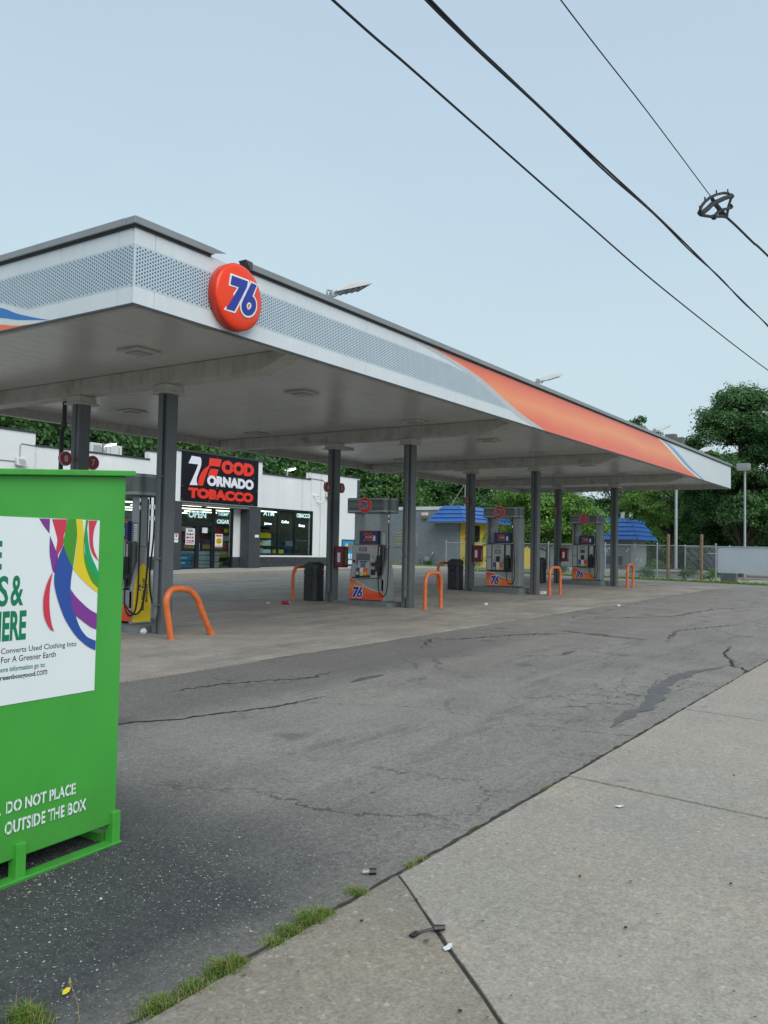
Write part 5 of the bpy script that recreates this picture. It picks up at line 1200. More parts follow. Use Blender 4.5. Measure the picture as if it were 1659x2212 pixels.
br = thing('block_garage', 'small pale grey building with peeling paint and blue shingled mansard roof', 'building', (75, 27, gz(75, 27)))
YR = 24.04; BZ = .29
MB().box(75, 75.3, YR, 34, BZ - .6, 2.9).build('wall', M['bwall'], br); MB().box(75.302, 79.4, YR, YR + .3, BZ - .6, 2.9).build('wall', M['bwall'], br); MB().box(79.1, 79.4, YR + .31, 34, BZ - .6, 2.9).build('wall', M['bwall'], br)
ea, eb = (74.2, 34, 2.79), (74.2, YR - .8, 2.79); ra, rb = (75.1, 34, 4.74), (75.1, YR + .15, 4.74)
courses([ea, eb, rb, ra], 'roof_course', M['mansard'], br, 5, .06)
courses([eb, (80.3, YR - .8, 2.79), (78.3, YR + .15, 4.70), rb], 'shingle', M['mansard'], br, 5, .06, 6)
MB().box(75.2, 78.2, YR + .2, 34, 4.5, 4.6).build('roof', M['grey'], br); MB().box(78.7, 79.2, YR + .4, YR + 1.0, 3.4, 4.6).build('chimney', M['lampbody'], br)
for y, z in ((26.6, 5.3), (24.7, 5.3), (23.95, 5.3)): MB().box(75.4, 75.6, y - .14 + .3, y + .14 + .3, 4.5, z).build('vent_stack', M['lampbody'], br)
for (y, z, a, b) in ((26.4, 1.95, .30, .16), (26.0, 2.05, .22, .12), (26.25, 1.75, .14, .10), (26.3, 1.3, .07, .06), (25.9, 1.35, .06, .05), (24.3, 2.0, .10, .14), (24.45, 1.8, .09, .09)):
    r = random.Random(int(y * 100)); MB().face([(74.995, y + a * r.uniform(.6, 1.1) * math.cos(rad(q)), z + b * r.uniform(.5, 1.1) * math.sin(rad(q))) for q in range(0, 360, 24)]).build('peeled_patch', M['bwallw'], br)
for (x, z, a, b) in ((76.0, 2.35, .16, .30), (76.6, 1.1, .1, .12), (77.8, 1.0, .08, .15)):
    MB().face([(x + a * math.cos(rad(q)), YR - .005, z + b * math.sin(rad(q))) for q in range(0, 360, 24)]).build('peeled_patch', M['bwallw'], br)
def patio_chair(x, y, rot, label):
    t = thing('patio_chair', label, 'chair', (0, 0, 0), 'dark chairs outside the pale grey building')
    MB().box(-.3, .3, -.3, .3, .38, .42).build('seat', M['black'], t); MB().hexa([(-.3, .26, .42), (.3, .26, .42), (.3, .30, .42), (-.3, .30, .42), (-.3, .42, 1.12), (.3, .42, 1.12), (.3, .46, 1.12), (-.3, .46, 1.12)]).build('backrest', M['black'], t)
    for sx in (-.29, .29):
        for sy in (-.28, .28): MB().box(sx - .02, sx + .02, sy - .02, sy + .02, 0, .38).build('leg', M['black'], t)
        MB().box(sx - .03, sx + .03, -.3, .3, .60, .64).build('armrest', M['black'], t)
    t.location = (x, y, gz(x, y) + .03); t.rotation_euler = (0, 0, rad(rot))
patio_chair(73, 25.3, -70, 'dark chair left of the post outside the pale grey building'); patio_chair(72.5, 24.4, -90, 'dark chair behind the farthest front column'); patio_chair(75.5, 22.5, -120, 'dark high-backed chair near the right corner of the pale grey building')

# low walls, fence line
lw = thing('low_retaining_wall', 'low grey painted concrete wall behind the chain-link fence', 'low wall', (48, 12, .3)); MB().box(45.2, 48.4, 11.0, 14.6, -.2, .70).build('wall_body', M['wpaint'], lw, bevel=.02); MB().box(45.15, 48.45, 10.95, 14.65, .702, .76).build('wall_cap', M['wgrey'], lw)
lw2 = thing('pale_kerb_wall', 'long low pale concrete kerb wall below the small grey building', 'low wall', (45, 19, .3)); MB().box(45.2, 45.6, 14.8, 27, -.2, .62).build('wall_body', M['wgrey'], lw2, bevel=.02)
lw3 = thing('concrete_block', 'weathered concrete block by the fence corner post', 'block', (42.4, 8.9, .3)); MB().box(42.1, 42.5, 8.6, 9.3, -.1, .80).build('block_body', M['wpaint'], lw3, bevel=.03)
lw4 = thing('concrete_block', 'pale concrete block seen under the white banner', 'block', (47, 7.2, .3)); MB().box(46.5, 47.2, 5.9, 8.0, -.1, .62).build('block_body', M['wgrey'], lw4, bevel=.03)
XF = 41.5
def fence(label, ys, y0, y1, top, m='galv', xf=XF, bottom=.42, posts_h=.06, bar=True):
    t = thing('chain_link_fence', label, 'fence', (xf, y0, .4))
    for y in ys: 
        p = MB().tube([(xf, y, gz(xf, y) - .1), (xf, y, top + posts_h)], .032, 8).build('fence_post', M[m], t, smooth=True); MB().lathe((xf, y, top + posts_h), 'z', [(.04, 0), (.042, .03), (.02, .06), (.001, .065)], 8).build('post_cap', M[m], p)
    if bar: MB().tube([(xf - .01, y0, top), (xf - .01, y1, top)], .022, 6).build('top_rail', M[m], t)
    mb = MB(); pitch = .075; h = top - bottom; L = abs(y1 - y0); yl = min(y0, y1); r = .0035
    k = -int(h / pitch) - 1
    while k * pitch < L:
        for s_ in (1, -1):
            a = k * pitch; pts = []
            u0, v0, u1, v1 = a, 0, a + h, h
            if u0 < 0: v0 += -u0; u0 = 0
            if u1 > L: v1 -= u1 - L; u1 = L
            if u1 > u0:
                if s_ < 0: u0, u1 = L - u0, L - u1
                dx = .002 * s_
                p, q = (xf + dx, yl + u0, bottom + v0), (xf + dx, yl + u1, bottom + v1)
                mb.add([(p[0], p[1] - r, p[2] + r), (p[0], p[1] + r, p[2] - r), (q[0], q[1] + r, q[2] - r), (q[0], q[1] - r, q[2] + r)], [(0, 1, 2, 3)])
                mb.add([(p[0] - r, p[1], p[2]), (p[0] + r, p[1], p[2]), (q[0] + r, q[1], q[2]), (q[0] - r, q[1], q[2])], [(0, 1, 2, 3)])
        k += 1
    mb.build('wire_mesh', M[m], t, kind='stuff'); return t
fence('chain-link fence running from the brick building to the corner post', [23.64, 21.0, 17.6, 14.6, 12.05, 9.36], 23.64, 9.36, 2.02)
fence('chain-link fence carrying the white banner', [7.0, 4.6, 2.2, 0, -2.5], 9.33, -3, 2.00, xf=XF + .02)
fence('farther chain-link fence behind the wooden posts', [13.0, 10.6, 8.2, 5.6], 13.0, 4, 2.05, xf=50.2, bottom=.75)
for y, l in ((11.49, 'left weathered wooden post in front of the chain-link fence'), (9.97, 'right weathered wooden post in front of the chain-link fence')):
    t = thing('wooden_post', l, 'post', (XF - .12, y, gz(XF, y)), 'wooden posts at the fence'); MB().tube([(XF - .12, y, .2), (XF - .12, y + .01, 1.4), (XF - .12, y, 2.54)], .075, 9).build('post_shaft', M['wood'], t, smooth=True); MB().cyl((XF - .12, y, 2.54), 'z', .07, .02, 9, .05).build('post_top', M['wood'], t)
bnn = thing('white_banner', 'large blank white banner tied to the chain-link fence at the right edge', 'banner', (XF + .06, 7, .8))
nb = 26; V = []
for i in range(nb + 1):
    y = 9.30 - i * .32
    for j, z in enumerate((.80, 1.2, 1.6, 1.955)): V.append((XF + .05 + .02 * math.sin(i * 1.3 + j * 2), y, z))
MB().add(V, [(i * 4 + j, i * 4 + j + 1, (i + 1) * 4 + j + 1, (i + 1) * 4 + j) for i in range(nb) for j in range(3)]).build('cloth', M['banner'], bnn, smooth=True)
for i in range(0, 27, 4): MB().cyl((XF + .03, 9.25 - i * .31, 1.93), 'x', .02, .02, 8).build('eyelet', M['coping'], bnn)
# poles
def pole(x, y, h, label, heads, r=.09, z0=None):
    z0 = gz(x, y) if z0 is None else z0
    t = thing('light_pole', label, 'light pole', (x, y, z0)); MB().tube([(x, y, z0), (x, y, h)], [r, r * .85], 12).build('pole_shaft', M['galv'], t, smooth=True); MB().box(x - .2, x + .2, y - .2, y + .2, z0, z0 + .06).build('base_plate', M['wood'], t); MB().cyl((x, y, z0 + .06), 'z', r * 1.5, .05, 12, r).build('base_collar', M['wood'], t)
    for (dy, z, w_, m_) in heads:
        b = MB().box(x - .3, x + .1, y + dy - w_, y + dy + w_, z - .16, z + .16).build('lamp_head', M[m_], t, bevel=.04); MB().box(x - .28, x + .08, y + dy - w_ * .85, y + dy + w_ * .85, z - .19, z - .161).build('lamp_lens', M['cappl'], b)
        MB().tube([(x, y, h), (x, y + dy, z - .02)], .03, 6).build('lamp_arm', M['grey'], t)
pole(48.0, 12.92, 7.75, 'tall grey light pole on the low wall with twin boxy lamp heads above the canopy', [(.26, 8.05, .30, 'bronze'), (-.22, 7.85, .24, 'bronze')], .09, .76)
pole(48.0, 9.38, 6.15, 'slim grey light pole with a flat lamp head behind the white banner', [(0.05, 6.28, .33, 'grey')], .065)
# street wires in the distance
def wire(pts, label, r, cat='overhead wire', sub=8, sag=True, name='overhead_wire'):
    P = [Vector(p) for p in pts]; Q = [P[0]] + P + [P[-1]]; S = []
    for i in range(1, len(Q) - 2):
        for j in range(sub):
            u = j / sub; p0, p1, p2, p3 = Q[i - 1:i + 3]; S.append(.5 * ((2 * p1) + (-p0 + p2) * u + (2 * p0 - 5 * p1 + 4 * p2 - p3) * u * u + (-p0 + 3 * p1 - 3 * p2 + p3) * u ** 3))
    S.append(P[-1]); o = MB().tube(S, r, 6).build(name, M['wire'], smooth=True); return tagp(o, label, cat)
wire([(58, 23.5, 5.15), (60, 21.14, 4.75), (60, 18.5, 4.72), (60, 16.15, 4.98), (60, 12.77, 6.08), (60, 10.32, 7.1), (60, 6, 9.5)], 'thin distant wire rising right from the roof pipes of the small grey building', .025)
wire([(60, 16.5, 4.4), (60, 12, 4.55), (60, 7, 4.8)], 'faint level wire in front of the dark trees at the right', .014)

# ================================================================ OVERHEAD WIRES (near)
wire([(-4, 5.4, 7.6), (2, 5.4, 7.38), (6.92, 5.4, 7.32), (8.37, 5.4, 7.335), (10.41, 5.4, 7.35), (13.89, 5.4, 7.38), (19.59, 5.4, 7.47), (31.41, 5.4, 7.94), (45, 5.4, 8.8)], 'lowest single black wire crossing the sky above the canopy', .0155)
wire([(-4, 4.5, 7.5), (2, 4.5, 7.26), (7.40, 4.5, 7.27), (9.26, 4.5, 7.34), (12.5, 4.5, 7.52), (16.59, 4.5, 7.76), (26.18, 4.5, 8.17), (45, 4.5, 9.2)], 'upper strand of the thick doubled wire in the sky', .017)
def twist(a, n, rr, z):
    pts = []
    for i in range(n): 
        x = a[0] + (a[1] - a[0]) * i / (n - 1); pts.append((x, 4.5 + rr * math.sin(i * .9), z(x) + rr * math.cos(i * .9)))
    return pts
zf = curve([(-4, 7.48), (2, 7.24), (7.40, 7.245), (9.26, 7.31), (10.8, 7.39), (12.5, 7.49), (14.5, 7.61), (16.59, 7.725), (21, 7.94), (26.18, 8.13), (45, 9.15)])
wire(twist((-4, 45), 70, .014, zf), 'lower strand of the thick doubled wire in the sky', .015, sub=3)
kk = .8; sc_ = lambda p: (p[0] * kk, p[1] * kk, 1.6 + (p[2] - 1.6) * kk)
wire([sc_((2, 3.4, 7.2)), sc_((8.19, 3.4, 7.33)), sc_((11.19, 3.4, 7.46)), sc_((14.70, 3.4, 7.56))], 'thin straight wire running down to the black looped frame', .0065)
dv = [(13.98, 7.02), (16.2, 8.12), (14.81, 7.55), (15.81, 7.60), (15.65, 8.02), (14.78, 7.25), (16.11, 7.89)]
dev = thing('cable_storage_frame', 'black cross-braced cable storage frame hanging on the thin wire', 'cable frame', sc_((15, 3.4, 7.6)))
def D3(x, z, dy=0): return sc_((x, 3.4 + dy, z))
def ctube(pts, r, name, w_=None): MB().tube([D3(*p) for p in pts], r * .78, 6).build(name, M['wire'], dev, smooth=True)
arc = [(13.96, 7.02), (13.94, 7.08), (14.05, 7.19), (14.27, 7.34), (14.61, 7.53), (15.06, 7.74), (15.57, 7.95), (15.92, 8.07), (16.2, 8.12)]
ctube(arc, .026, 'upper_loop'); ctube([(13.98, 7.02), (14.42, 7.15), (14.78, 7.26), (15.18, 7.40), (15.57, 7.53), (15.81, 7.60)], .026, 'lower_loop'); ctube([(16.18, 8.08), (16.11, 8.0), (15.99, 7.88), (15.93, 7.77), (15.86, 7.68), (15.84, 7.62)], .026, 'lower_loop')
ctube([(14.01, 7.05), (14.42, 7.27), (14.81, 7.50), (15.14, 7.65), (15.66, 7.89), (16.2, 8.12)], .042, 'cross_arm'); ctube([(14.77, 7.55), (14.93, 7.56), (15.23, 7.57), (15.53, 7.59), (15.79, 7.60)], .036, 'cross_arm'); ctube([(14.82, 7.26), (15.1, 7.43), (15.31, 7.55), (15.66, 7.69), (16.02, 7.83), (16.16, 7.91)], .030, 'cross_arm'); ctube([(14.86, 7.51), (15.18, 7.53), (15.35, 7.48)], .026, 'cross_arm')
for p in ((13.98, 7.04), (16.2, 8.11), (16.12, 7.89), (14.86, 7.27)): ctube([(p[0] - .05, p[1]), (p[0] + .05, p[1] + .02)], .045, 'end_clip')
for p in arc[1::2]: ctube([(p[0], p[1]), (p[0] - .02, p[1] + .07)], .012, 'tie')
wire([sc_((15.82, 3.4, 7.60)), sc_((16.6, 3.4, 7.70)), sc_((18.2, 3.4, 7.88)), sc_((19.78, 3.4, 8.08)), sc_((30, 3.4, 9.2))], 'thicker lumpy cable leaving the black frame toward the right edge', .018)

# ================================================================ CAR behind the fence
car = thing('parked_car', 'dark parked car partly hidden behind the chain-link fence and banner', 'car', (52, 9.8, .75))
XC = 51.5; g0 = .62
def cz(v): return g0 + v
side = [(12.35, .35), (12.42, .75), (12.35, 1.02), (12.1, 1.10), (11.75, 1.42), (11.2, 1.50), (10.2, 1.48), (9.5, 1.10), (8.6, 1.0), (8.1, .85), (8.0, .35)]
MB().prism([(y, cz(z)) for y, z in side], 'x', XC, XC + 1.7).build('body', M['carpaint'], car, bevel=.05)
MB().prism([(12.0, cz(1.12)), (11.7, cz(1.38)), (11.2, cz(1.43)), (10.3, cz(1.42)), (9.75, cz(1.13))], 'x', XC - .006, XC - .001).build('side_window', M['carglass'], car)
MB().box(XC - .012, XC - .001, 9.7, 12.05, cz(1.075), cz(1.10)).box(XC - .014, XC - .007, 10.95, 11.02, cz(1.10), cz(1.45)).build('window_trim', M['white'], car); MB().box(XC - .006, XC + .2, 12.33, 12.44, cz(.80), cz(.98)).build('tail_light', M['red'], car)
for y in (11.45, 8.9):
    w_ = MB().cyl((XC - .03, y, cz(.34)), 'x', .34, .22, 24).build('wheel', M['hose'], car, smooth=True); MB().cyl((XC - .04, y, cz(.34)), 'x', .22, .02, 20).build('rim', M['black'], w_)
    for k in range(5): a = rad(72 * k + 20); MB().tube([(XC - .045, y, cz(.34)), (XC - .045, y + .21 * math.cos(a), cz(.34) + .21 * math.sin(a))], .035, 5).build('spoke', M['chrome'], w_)
for (x, y, l) in ((58.0, 25.5, 'upright tyre with a silver rim against the yellow wall'), (57, 26.2, 'dark tyre leaning against the yellow wall')):
    t = thing('loose_tyre', l, 'tyre', (x, y, gz(x, y) + .03), 'loose tyres by the yellow wall'); z = gz(x, y) + .36; MB().lathe((x, y, z), 'y', [(.20, 0), (.32, 0), (.345, .05), (.345, .17), (.32, .22), (.20, .22)], 24).build('tread', M['hose'], t, smooth=True); MB().cyl((x, y + .05, z), 'y', .20, .10, 18).build('rim', M['chrome'], t)

# ================================================================ VEGETATION
def leafquads(P, size, outward=None, jitter=1., seed=0, aspect=.62):
    r = np.random.default_rng(seed); n = len(P)
    a = r.normal(size=(n, 3)); 
    if outward is not None: nrm = outward * .9 + r.normal(size=(n, 3)) * .6 * jitter + np.array([0, 0, .5])
    else: nrm = r.normal(size=(n, 3)) + np.array([0, 0, .5])
    nrm /= np.linalg.norm(nrm, axis=1, keepdims=True) + 1e-9
    t1 = np.cross(nrm, a); t1 /= np.linalg.norm(t1, axis=1, keepdims=True) + 1e-9; t2 = np.cross(nrm, t1)
    s = size * .55 * r.uniform(.6, 1.4, (n, 1)); P = np.asarray(P)
    return np.stack([P - t1 * s, P + t2 * s * aspect - nrm * s * .15, P + t1 * s, P - t2 * s * aspect - nrm * s * .15], 1)
def crown_points(lobes, per, seed, shell=.35, flat=.8):
    """lobes: list of (center, radius). leaves gather in twig clumps spread over each lobe"""
    r = np.random.default_rng(seed); Ps, Os = [], []
    for (c, R_l) in lobes:
        n = max(20, int(per * 2.3 * R_l ** 2)); ncl = max(8, n // 34)
        d = r.normal(size=(ncl, 3)); d /= np.linalg.norm(d, axis=1, keepdims=True); d[:, 2] = np.where(d[:, 2] < -.3, -d[:, 2] * .5, d[:, 2])
        rad_ = R_l * (1 - shell * r.random((ncl, 1)) ** 1.5) * r.uniform(.82, 1.16, (ncl, 1))
        cc = np.array(c) + d * rad_ * np.array([1, 1, flat])
        idx = r.integers(0, ncl, n); sc = R_l * .17 + .05
        off = r.normal(size=(n, 3)) * sc * np.array([1, 1, .6])
        Ps.append(cc[idx] + off); o = d[idx] + off / (sc * 3); Os.append(o)
    return np.concatenate(Ps), np.concatenate(Os)
def tree(label, base, H, spread, m, leaf, per, nl, seed, trunk_h=.3, trunk_r=.18, lobe_r=.3, name='broadleaf_tree', group=None, limbs=5, top=.5, lean=(0, 0)):
    r = random.Random(seed); x, y = base; g = gz(x, y); t = thing(name, label, 'tree', (x, y, g), group)
    mb = MB(); th = H * trunk_h; lobes = []
    mb.tube([(x, y, g - .2), (x + .05, y, g + th * .5), (x + lean[0] * .3, y + lean[1] * .3, g + th), (x + lean[0] * .6, y + lean[1] * .6, g + H * .75)], [trunk_r * 1.2, trunk_r, trunk_r * .8, trunk_r * .25], 8)
    for k in range(nl):
        zz = r.random(); hz = th + (H - th) * (.12 + .85 * zz); prof = math.sin(math.pi * min(1, (.18 + zz * .80))) ** .7
        a = r.uniform(0, 2 * math.pi); rr = spread * prof * math.sqrt(r.random()) * .85
        lr = lobe_r * spread * r.uniform(.65, 1.15)
        c = (x + rr * math.cos(a) + lean[0] * zz, y + rr * math.sin(a) + lean[1] * zz, g + hz - lr * .4); lobes.append((c, lr))
        if k < limbs * 3: mb.tube([(x + lean[0] * .3, y + lean[1] * .3, g + th * r.uniform(.8, 1.3)), ((x + c[0]) / 2, (y + c[1]) / 2, (g + th + c[2]) / 2 + .1), c], [trunk_r * .45, trunk_r * .25, .02], 5)
    mb.build('trunk', M['bark'], t, smooth=True)
    P, O = crown_points(lobes, per, seed)
    quads('crown', leafquads(P, leaf, O, seed=seed), M[m], t, kind=None)
    return t
tree('light green tree standing between the two grey buildings', (47.0, 20.0), 6.3, 3.9, 'leafl', .13, 700, 46, 11, .22, .16, .27, lean=(0, -.2))
tree('bright light green tree behind the far end of the small grey building', (70, 19.2), 9.5, 4.2, 'leafl', .17, 420, 30, 12, .30, .16, .28)
tree('yellow green tree beside the blue roofed building, left of the light pole', (66, 15.6), 8.6, 3.6, 'leafl', .16, 420, 26, 13, .34, .14, .28)
tree('tall dark green tree towering at the right above the canopy corner', (58, 11.5), 12.2, 4.3, 'leafd', .145, 620, 100, 14, .16, .24, .24)
tree('dark tree cut by the right edge, right of the slim light pole', (60, 7.4), 11.2, 3.8, 'leafm', .18, 420, 70, 15, .15, .22, .28)
tree('small dark tree just left of the tall dark tree, low behind the poles', (64, 14.2), 9.0, 3.2, 'leafd', .18, 450, 45, 16, .1, .16, .3)
tree('distant tree whose top shows over the canopy between the floodlights', (95, 29.5), 16.9, 3.2, 'leafd', .26, 170, 18, 17, .4, .25, .28)
tree('rounded dark tree hidden low behind the white banner', (66, 3.0), 10.0, 4.2, 'leafd', .2, 260, 30, 18, .2, .2, .3)
# woodland behind everything, one mass
def woodland(name, label, cells, m, leaf, per, seed):
    r = random.Random(seed); lobes = []
    for (x0, x1, y0, y1, z0, z1, n) in cells:
        for k in range(n):
            x, y = r.uniform(x0, x1), r.uniform(y0, y1); top_ = r.uniform(.75, 1.05) * z1
            for z in np.arange(z0, top_, 2.1): lobes.append(((x + r.uniform(-1.4, 1.4), y + r.uniform(-1.4, 1.4), z + r.uniform(-.6, .6)), r.uniform(1.1, 2.1)))
    P, O = crown_points(lobes, per, seed, .3, .9); o = quads(name, leafquads(P, leaf, O, seed=seed), M[m], None, 'stuff'); o['label'] = label; return o
o = woodland('woodland', 'dark dense woodland rising behind the shop and buildings', [(4, 62, 39.5, 43, .8, 11, 52), (4, 70, 43.5, 49, 3, 13, 42), (83, 91, 10, 60, 0, 11.5, 44), (84, 92, -30, 12, 0, 9, 20), (62, 84, 40, 50, 0, 12, 22)], 'leafd', .235, 150, 31)
o = woodland('woodland_paler', 'lighter green foliage mixed into the woodland', [(8, 62, 38.8, 40.5, 1.5, 9.5, 13), (82, 86, 12, 55, 0, 7, 9)], 'leafm', .21, 170, 32)  # clumps of paler leaves along the front of the woodland
mb = MB(); mb.box(3, 86, 46.5, 47, 0, 10.5); mb.box(88, 88.4, -45, 60, -1, 7.0); mb.box(3, 66, 42.2, 42.5, 0, 7.5)  # added dark slabs, their colour stands in for shade among the trees
o = mb.build('woodland_shade_slab', mat('woodland_shade_green', (.018, .045, .018), .9, 0, .5, .8)); o['kind'] = 'stuff'; o['label'] = 'added dark slabs painting the deep shade inside the woodland'
# shrubs along the fence
def shrub(x, y, s, h, m, label, seed, leaf=.07, per=420):
    t = thing('shrub', label, 'shrub', (x, y, gz(x, y))); g = gz(x, y); r = random.Random(seed); lobes = []
    for k in range(7): a = r.uniform(0, 6.28); rr = s * r.random() * .7; lobes.append(((x + rr * math.cos(a), y + rr * math.sin(a), g + h * r.uniform(.25, .75)), s * r.uniform(.3, .5)))
    P, O = crown_points(lobes, per / max(.2, s), seed); P[:, 2] = np.maximum(P[:, 2], g + .02); quads('leaves', leafquads(P, leaf, O, seed=seed), M[m], t, kind=None)
    mb = MB()
    for k in range(5): a = r.uniform(0, 6.28); mb.tube([(x, y, g), (x + s * .5 * math.cos(a), y + s * .5 * math.sin(a), g + h * .7)], [.02, .008], 5)
    mb.build('stems', M['bark'], t)
for i, (x, y, s, h, m, l) in enumerate([(41.9, 22.2, .75, 1.0, 'leafm', 'green shrub in front of the yellow wall by the fence end'), (42.1, 12.6, .5, .5, 'leafm', 'low weeds at the fence left of the left wooden post'), (42.0, 10.9, .75, .62, 'leafm', 'green shrub behind the fence between the wooden posts'), (42.0, 9.7, .6, .70, 'leafl', 'bright green shrub right of the right wooden post'), (42.2, 15.6, .7, .7, 'leafm', 'bushy weeds at the fence behind the farthest hoop bollard'), (42.2, 17.2, .5, .6, 'leafm', 'weeds at the fence seen beside the farthest pump'), (47.5, 13.9, .7, 1.3, 'leafm', 'green bush behind the fence left of the tall light pole'), (49.2, 29.3, .3, .4, 'leafm', 'small weeds growing under the gas meter')]): shrub(x, y, s, h, m, l, 50 + i)
# grass
def blades(n, f, h, wd, seed):
    r = np.random.default_rng(seed); q = []
    for i in range(n):
        x, y, hh = f(r); z = gz(x, y); a = r.uniform(0, 6.28); l = hh * r.uniform(.35, 1.25) * h; b = r.uniform(.3, 1.5) * l; c, s_ = math.cos(a), math.sin(a); w_ = wd * r.uniform(.6, 1.3)
        px, py = -s_ * w_, c * w_; mx_, my = x + c * b * .45, y + s_ * b * .45; tx, ty = x + c * b, y + s_ * b
        q.append([(x - px, y - py, z), (x + px, y + py, z), (mx_ + px * .7, my + py * .7, z + l * .7), (mx_ - px * .7, my - py * .7, z + l * .7)])
        q.append([(mx_ - px * .7, my - py * .7, z + l * .7), (mx_ + px * .7, my + py * .7, z + l * .7), (tx, ty, z + l * (1 - .15 * b / l)), (tx, ty, z + l * (1 - .15 * b / l) + .0005)])
    return np.array(q)
tufts = [(2.20, 2.225, .10, .045), (2.34, 2.235, .07, .075), (2.42, 2.24, .05, .05), (2.62, 2.225, .06, .04), (2.72, 2.235, .06, .06), (2.84, 2.235, .07, .08), (2.93, 2.225, .05, .06), (3.19, 2.235, .045, .06), (3.62, 2.215, .07, .028), (3.72, 2.21, .05, .026), (1.75, 2.52, .06, .08), (1.60, 2.5, .05, .09), (2.05, 2.24, .10, .05), (5.25, 2.205, .14, .016), (5.5, 2.20, .09, .012), (4.3, 2.205, .15, .012), (8.85, 9.07, .07, .035), (6.6, 2.2, .15, .01), (12.1, 2.2, .1, .02)]
cum = np.array([a[2] * (a[3] + .03) for a in tufts]); cum /= cum.sum()
def ft_(r):
    k = r.choice(len(tufts), p=cum); x, y, w_, h = tufts[k]; d = r.normal(); return x + d * w_ * .5, y + r.normal() * (.026 if k != 16 else .04) * (1.5 if k in (10, 11) else 1), h * math.exp(-d * d * .4)
o = quads('grass', blades(6500, ft_, .62, .0019, 3), M['grassm']); o['label'] = 'green grass tufts along the joint between asphalt and pavement'
o = quads('dry_grass', blades(2200, ft_, .7, .0016, 4), M['drygrass']); o['label'] = 'dry straw mixed into the joint grass'
def fb_(r): 
    y = r.uniform(-2, 26); return 40.55 + abs(r.normal()) * .5, y, r.uniform(.5, 1.3)
o = quads('fence_grass', blades(9000, fb_, .13, .012, 5), M['grassm']); o['label'] = 'rough grass along the foot of the chain-link fence'
def fc_(r): return 48.9 + r.random() * .9, r.uniform(27.7, 40), r.uniform(.5, 1.2)
o = quads('wall_grass', blades(3500, fc_, .16, .014, 6), M['grassm']); o['label'] = 'grass strip at the foot of the grey brick wall'
# moss strip of fine soil in the joint
ribbon('joint_soil', [(1.3, 2.25), (2.3, 2.235), (3.4, 2.225), (5.5, 2.215), (8.5, 2.215), (14, 2.215), (30, 2.21)], .020, M['dirtm'], .0052, .006, 11, .5)
# tall weed stalk
wd = thing('seed_stalk', 'single dry grass stalk with a seed head at the bottom left', 'weed', (1.84, 2.38, gz(1.84, 2.38))); MB().tube([(1.84, 2.38, .03), (1.845, 2.40, .10), (1.83, 2.42, .165)], [.0018, .0014, .001], 5).build('stalk', M['drygrass'], wd); MB().tube([(1.83, 2.42, .155), (1.828, 2.423, .17), (1.83, 2.425, .185)], [.002, .006, .001], 6).build('seed_head', M['drygrass'], wd)

# ---- loose stone chips on the dark asphalt
r = np.random.default_rng(9); n = 19000
px = r.normal(2.0, 1.0, n); py = 3.3 + r.normal(0, 1.1, n)
nz_ = (np.sin(px * 3.1 + py * 1.7) + np.sin(px * 7.3 - py * 5.1 + 1) + 2) / 4; keep = (r.random(n) < (.10 + .75 * nz_ ** 1.5)) & (py > 2.29 + .10 * r.random(n)); px, py = px[keep], py[keep]; kk_ = py > 2.30 + .05 * r.random(n)[:len(py)] if False else py > 2.30; px, py = px[kk_], py[kk_]; n = len(px)
s = r.gamma(2., .00085, n)[:, None] + .0008; a = r.uniform(0, 6.28, n); e1 = np.stack([np.cos(a), np.sin(a), r.normal(0, .15, n)], 1); e2 = np.stack([-np.sin(a), np.cos(a), r.normal(0, .15, n)], 1)
P = np.stack([px, py, .0098 * px + .0138 * py + .0025], 1)
o = quads('stone_chips', np.stack([P - e1 * s * 1.3, P - e2 * s + [0, 0, .001], P + e1 * s * 1.2, P + e2 * s * .9 + [0, 0, .002]], 1), mat('pale_stone_chip', (.38, .39, .36), .8, 0, .3, 40)); o['label'] = 'pale stone chips scattered over the dark asphalt'
n = 5000; px = r.uniform(1.5, 9, n); py = r.uniform(-1.6, 6.8, n); s = r.gamma(1.6, .0011, n)[:, None] + .0007; a = r.uniform(0, 6.28, n); e1 = np.stack([np.cos(a), np.sin(a), 0 * a], 1); e2 = np.stack([-np.sin(a), np.cos(a), 0 * a], 1)
P = np.stack([px, py, .0098 * px + .0138 * py + np.where(py < 2.19, .0235, .003)], 1)
o = quads('grit', np.stack([P - e1 * s * 1.3, P - e2 * s, P + e1 * s * 1.2, P + e2 * s * .9], 1), mat('dark_grit', (.09, .085, .08), .9, 0, .4, 40)); o['label'] = 'fine dark grit scattered on asphalt and pavement'

# ---- litter
def blob(name, label, cat, x, y, s, m, seed, h=.4, base=.016, group=None):
    r_ = random.Random(seed); g = gz(x, y) + base; mb = MB(); rs = []
    for z, k in ((0, .8), (h * .4, 1.), (h * .8, .75), (h, .3)): rs.append([(x + s * k * r_.uniform(.6, 1.15) * math.cos(rad(q)), y + s * k * r_.uniform(.6, 1.15) * math.sin(rad(q)), g + s * z * r_.uniform(.8, 1.2)) for q in range(0, 360, 36)])
    mb.rings(rs); return tagp(mb.build(name, M[m], smooth=False), label, cat, group)
blob('crumpled_tissue', 'crumpled white tissue at the foot of the nearest pump island', 'litter', 8.93, 10.36, .07, 'paper', 1, 1.)
cpp = thing('drink_can', 'crushed red can lying on the forecourt concrete', 'can', (14.75, 12.5, gz(14.75, 12.5))); MB().tube([(14.70, 12.55, gz(14.7, 12.5) + .05), (14.80, 12.43, gz(14.7, 12.5) + .05)], .045, 12).build('can_body', M['red'], cpp); MB().tube([(14.802, 12.428, gz(14.7, 12.5) + .05), (14.806, 12.424, gz(14.7, 12.5) + .05)], .04, 12).build('can_end', M['chrome'], cpp)
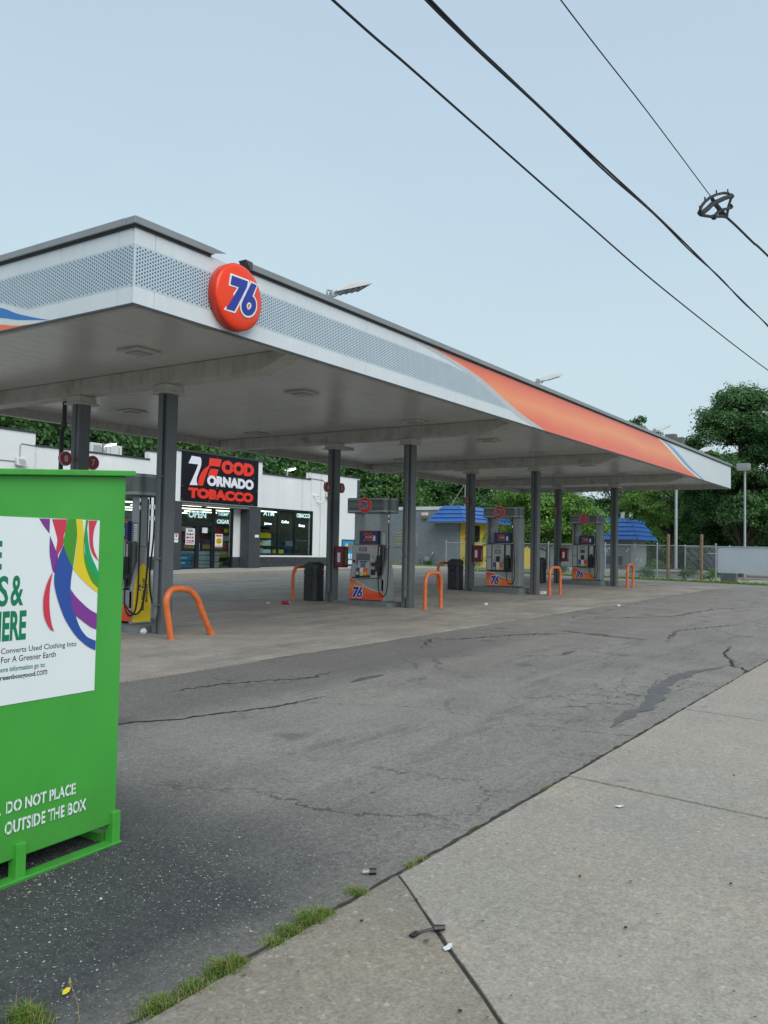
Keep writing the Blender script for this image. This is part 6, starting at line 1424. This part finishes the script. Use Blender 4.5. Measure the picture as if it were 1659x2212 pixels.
blob('paper_scrap', 'white paper scrap left of the red can', 'litter', 14.6, 12.85, .05, 'paper', 3, .6); blob('foam_cup_lid', 'white foam litter beside the third front hoop bollard', 'litter', 23.4, 10.1, .16, 'paper', 4, .5); blob('foam_scrap', 'small white foam scrap on concrete left of the third front hoop', 'litter', 18.36, 9.35, .06, 'paper', 5, .8); blob('foam_scrap', 'small white scrap on the asphalt edge far right', 'litter', 20.9, 7.0, .05, 'paper', 6, .8, .004)
pc = thing('paper_corner', 'small torn white paper on the pavement slab', 'litter', (5.13, 1.71, gz(5.13, 1.71))); MB().add([(5.11, 1.73, .095), (5.155, 1.705, .094), (5.14, 1.68, .098), (5.10, 1.695, .094)], [(0, 1, 2, 3)]).build('paper_sheet', M['paper'], pc)
wv = thing('plastic_strip', 'white plastic strip lying across the pavement joint', 'litter', (2.97, 1.66, .07)); MB().prism([(2.935, 1.650), (2.955, 1.640), (2.985, 1.645), (3.005, 1.658), (2.995, 1.668), (2.975, 1.665), (2.950, 1.668)], 'z', .071, .0725).build('strip', M['paper'], wv)
bk = thing('broken_strap', 'broken black strap buckle on the pavement joint', 'litter', (3.06, 1.76, .07)); zb_ = gz(3.06, 1.76) + .018
MB().box(2.955, 3.005, 1.80, 1.825, zb_, zb_ + .006).build('tab', M['black'], bk); MB().tube([(2.99, 1.812, zb_ + .004), (3.03, 1.785, zb_ + .008), (3.07, 1.755, zb_ + .012)], .005, 6).build('strap', M['black'], bk); MB().tube([(3.055, 1.77, zb_ + .01), (3.085, 1.735, zb_ + .012)], [.014, .011], 7).build('buckle', M['black'], bk)
bu = thing('cigar_stub', 'dark cylindrical stub lying on the asphalt beside the joint', 'litter', (3.41, 2.33, .07)); zz_ = gz(3.41, 2.33) + .013; MB().tube([(3.385, 2.355, zz_), (3.41, 2.33, zz_)], .011, 8).build('stub', M['grey'], bu); MB().tube([(3.41, 2.33, zz_), (3.43, 2.305, zz_)], [.017, .015], 8).build('stub_cap', M['black'], bu)
lf = thing('yellow_leaf', 'small yellow leaf on the dark asphalt at the bottom left', 'leaf', (1.92, 2.56, .06)); MB().add([(1.902, 2.560, .060), (1.910, 2.552, .061), (1.924, 2.552, .064), (1.938, 2.562, .070), (1.930, 2.574, .069), (1.914, 2.574, .064)], [(0, 1, 2, 3, 4, 5)]).build('leaf_blade', M['yell' if 'yell' in M else 'ink_yell'], lf)
for i, (x, y) in enumerate([(3.26, 1.98), (3.55, 1.15), (4.3, .9), (2.95, 2.05), (3.95, 1.5), (2.6, 1.4), (6.3, 1.3), (4.9, .75)]): blob('dark_crumb', ('dark crumb just right of where the oblique pavement joint begins', 'dark crumb in the middle of the slab below the black strap', 'dark crumb left of the lone white scrap on the big slab', 'tiny dark crumb beside the top of the oblique joint', 'dark crumb between the oblique joint and the white scrap', 'dark crumb low on the slab near the bottom edge of the picture', 'dark crumb on the second slab past the straight joint', 'dark crumb nearest the right edge of the picture')[i], 'debris', x, y, .009, 'dirtm', 60 + i, .6, .02, 'dark crumbs on the pavement')
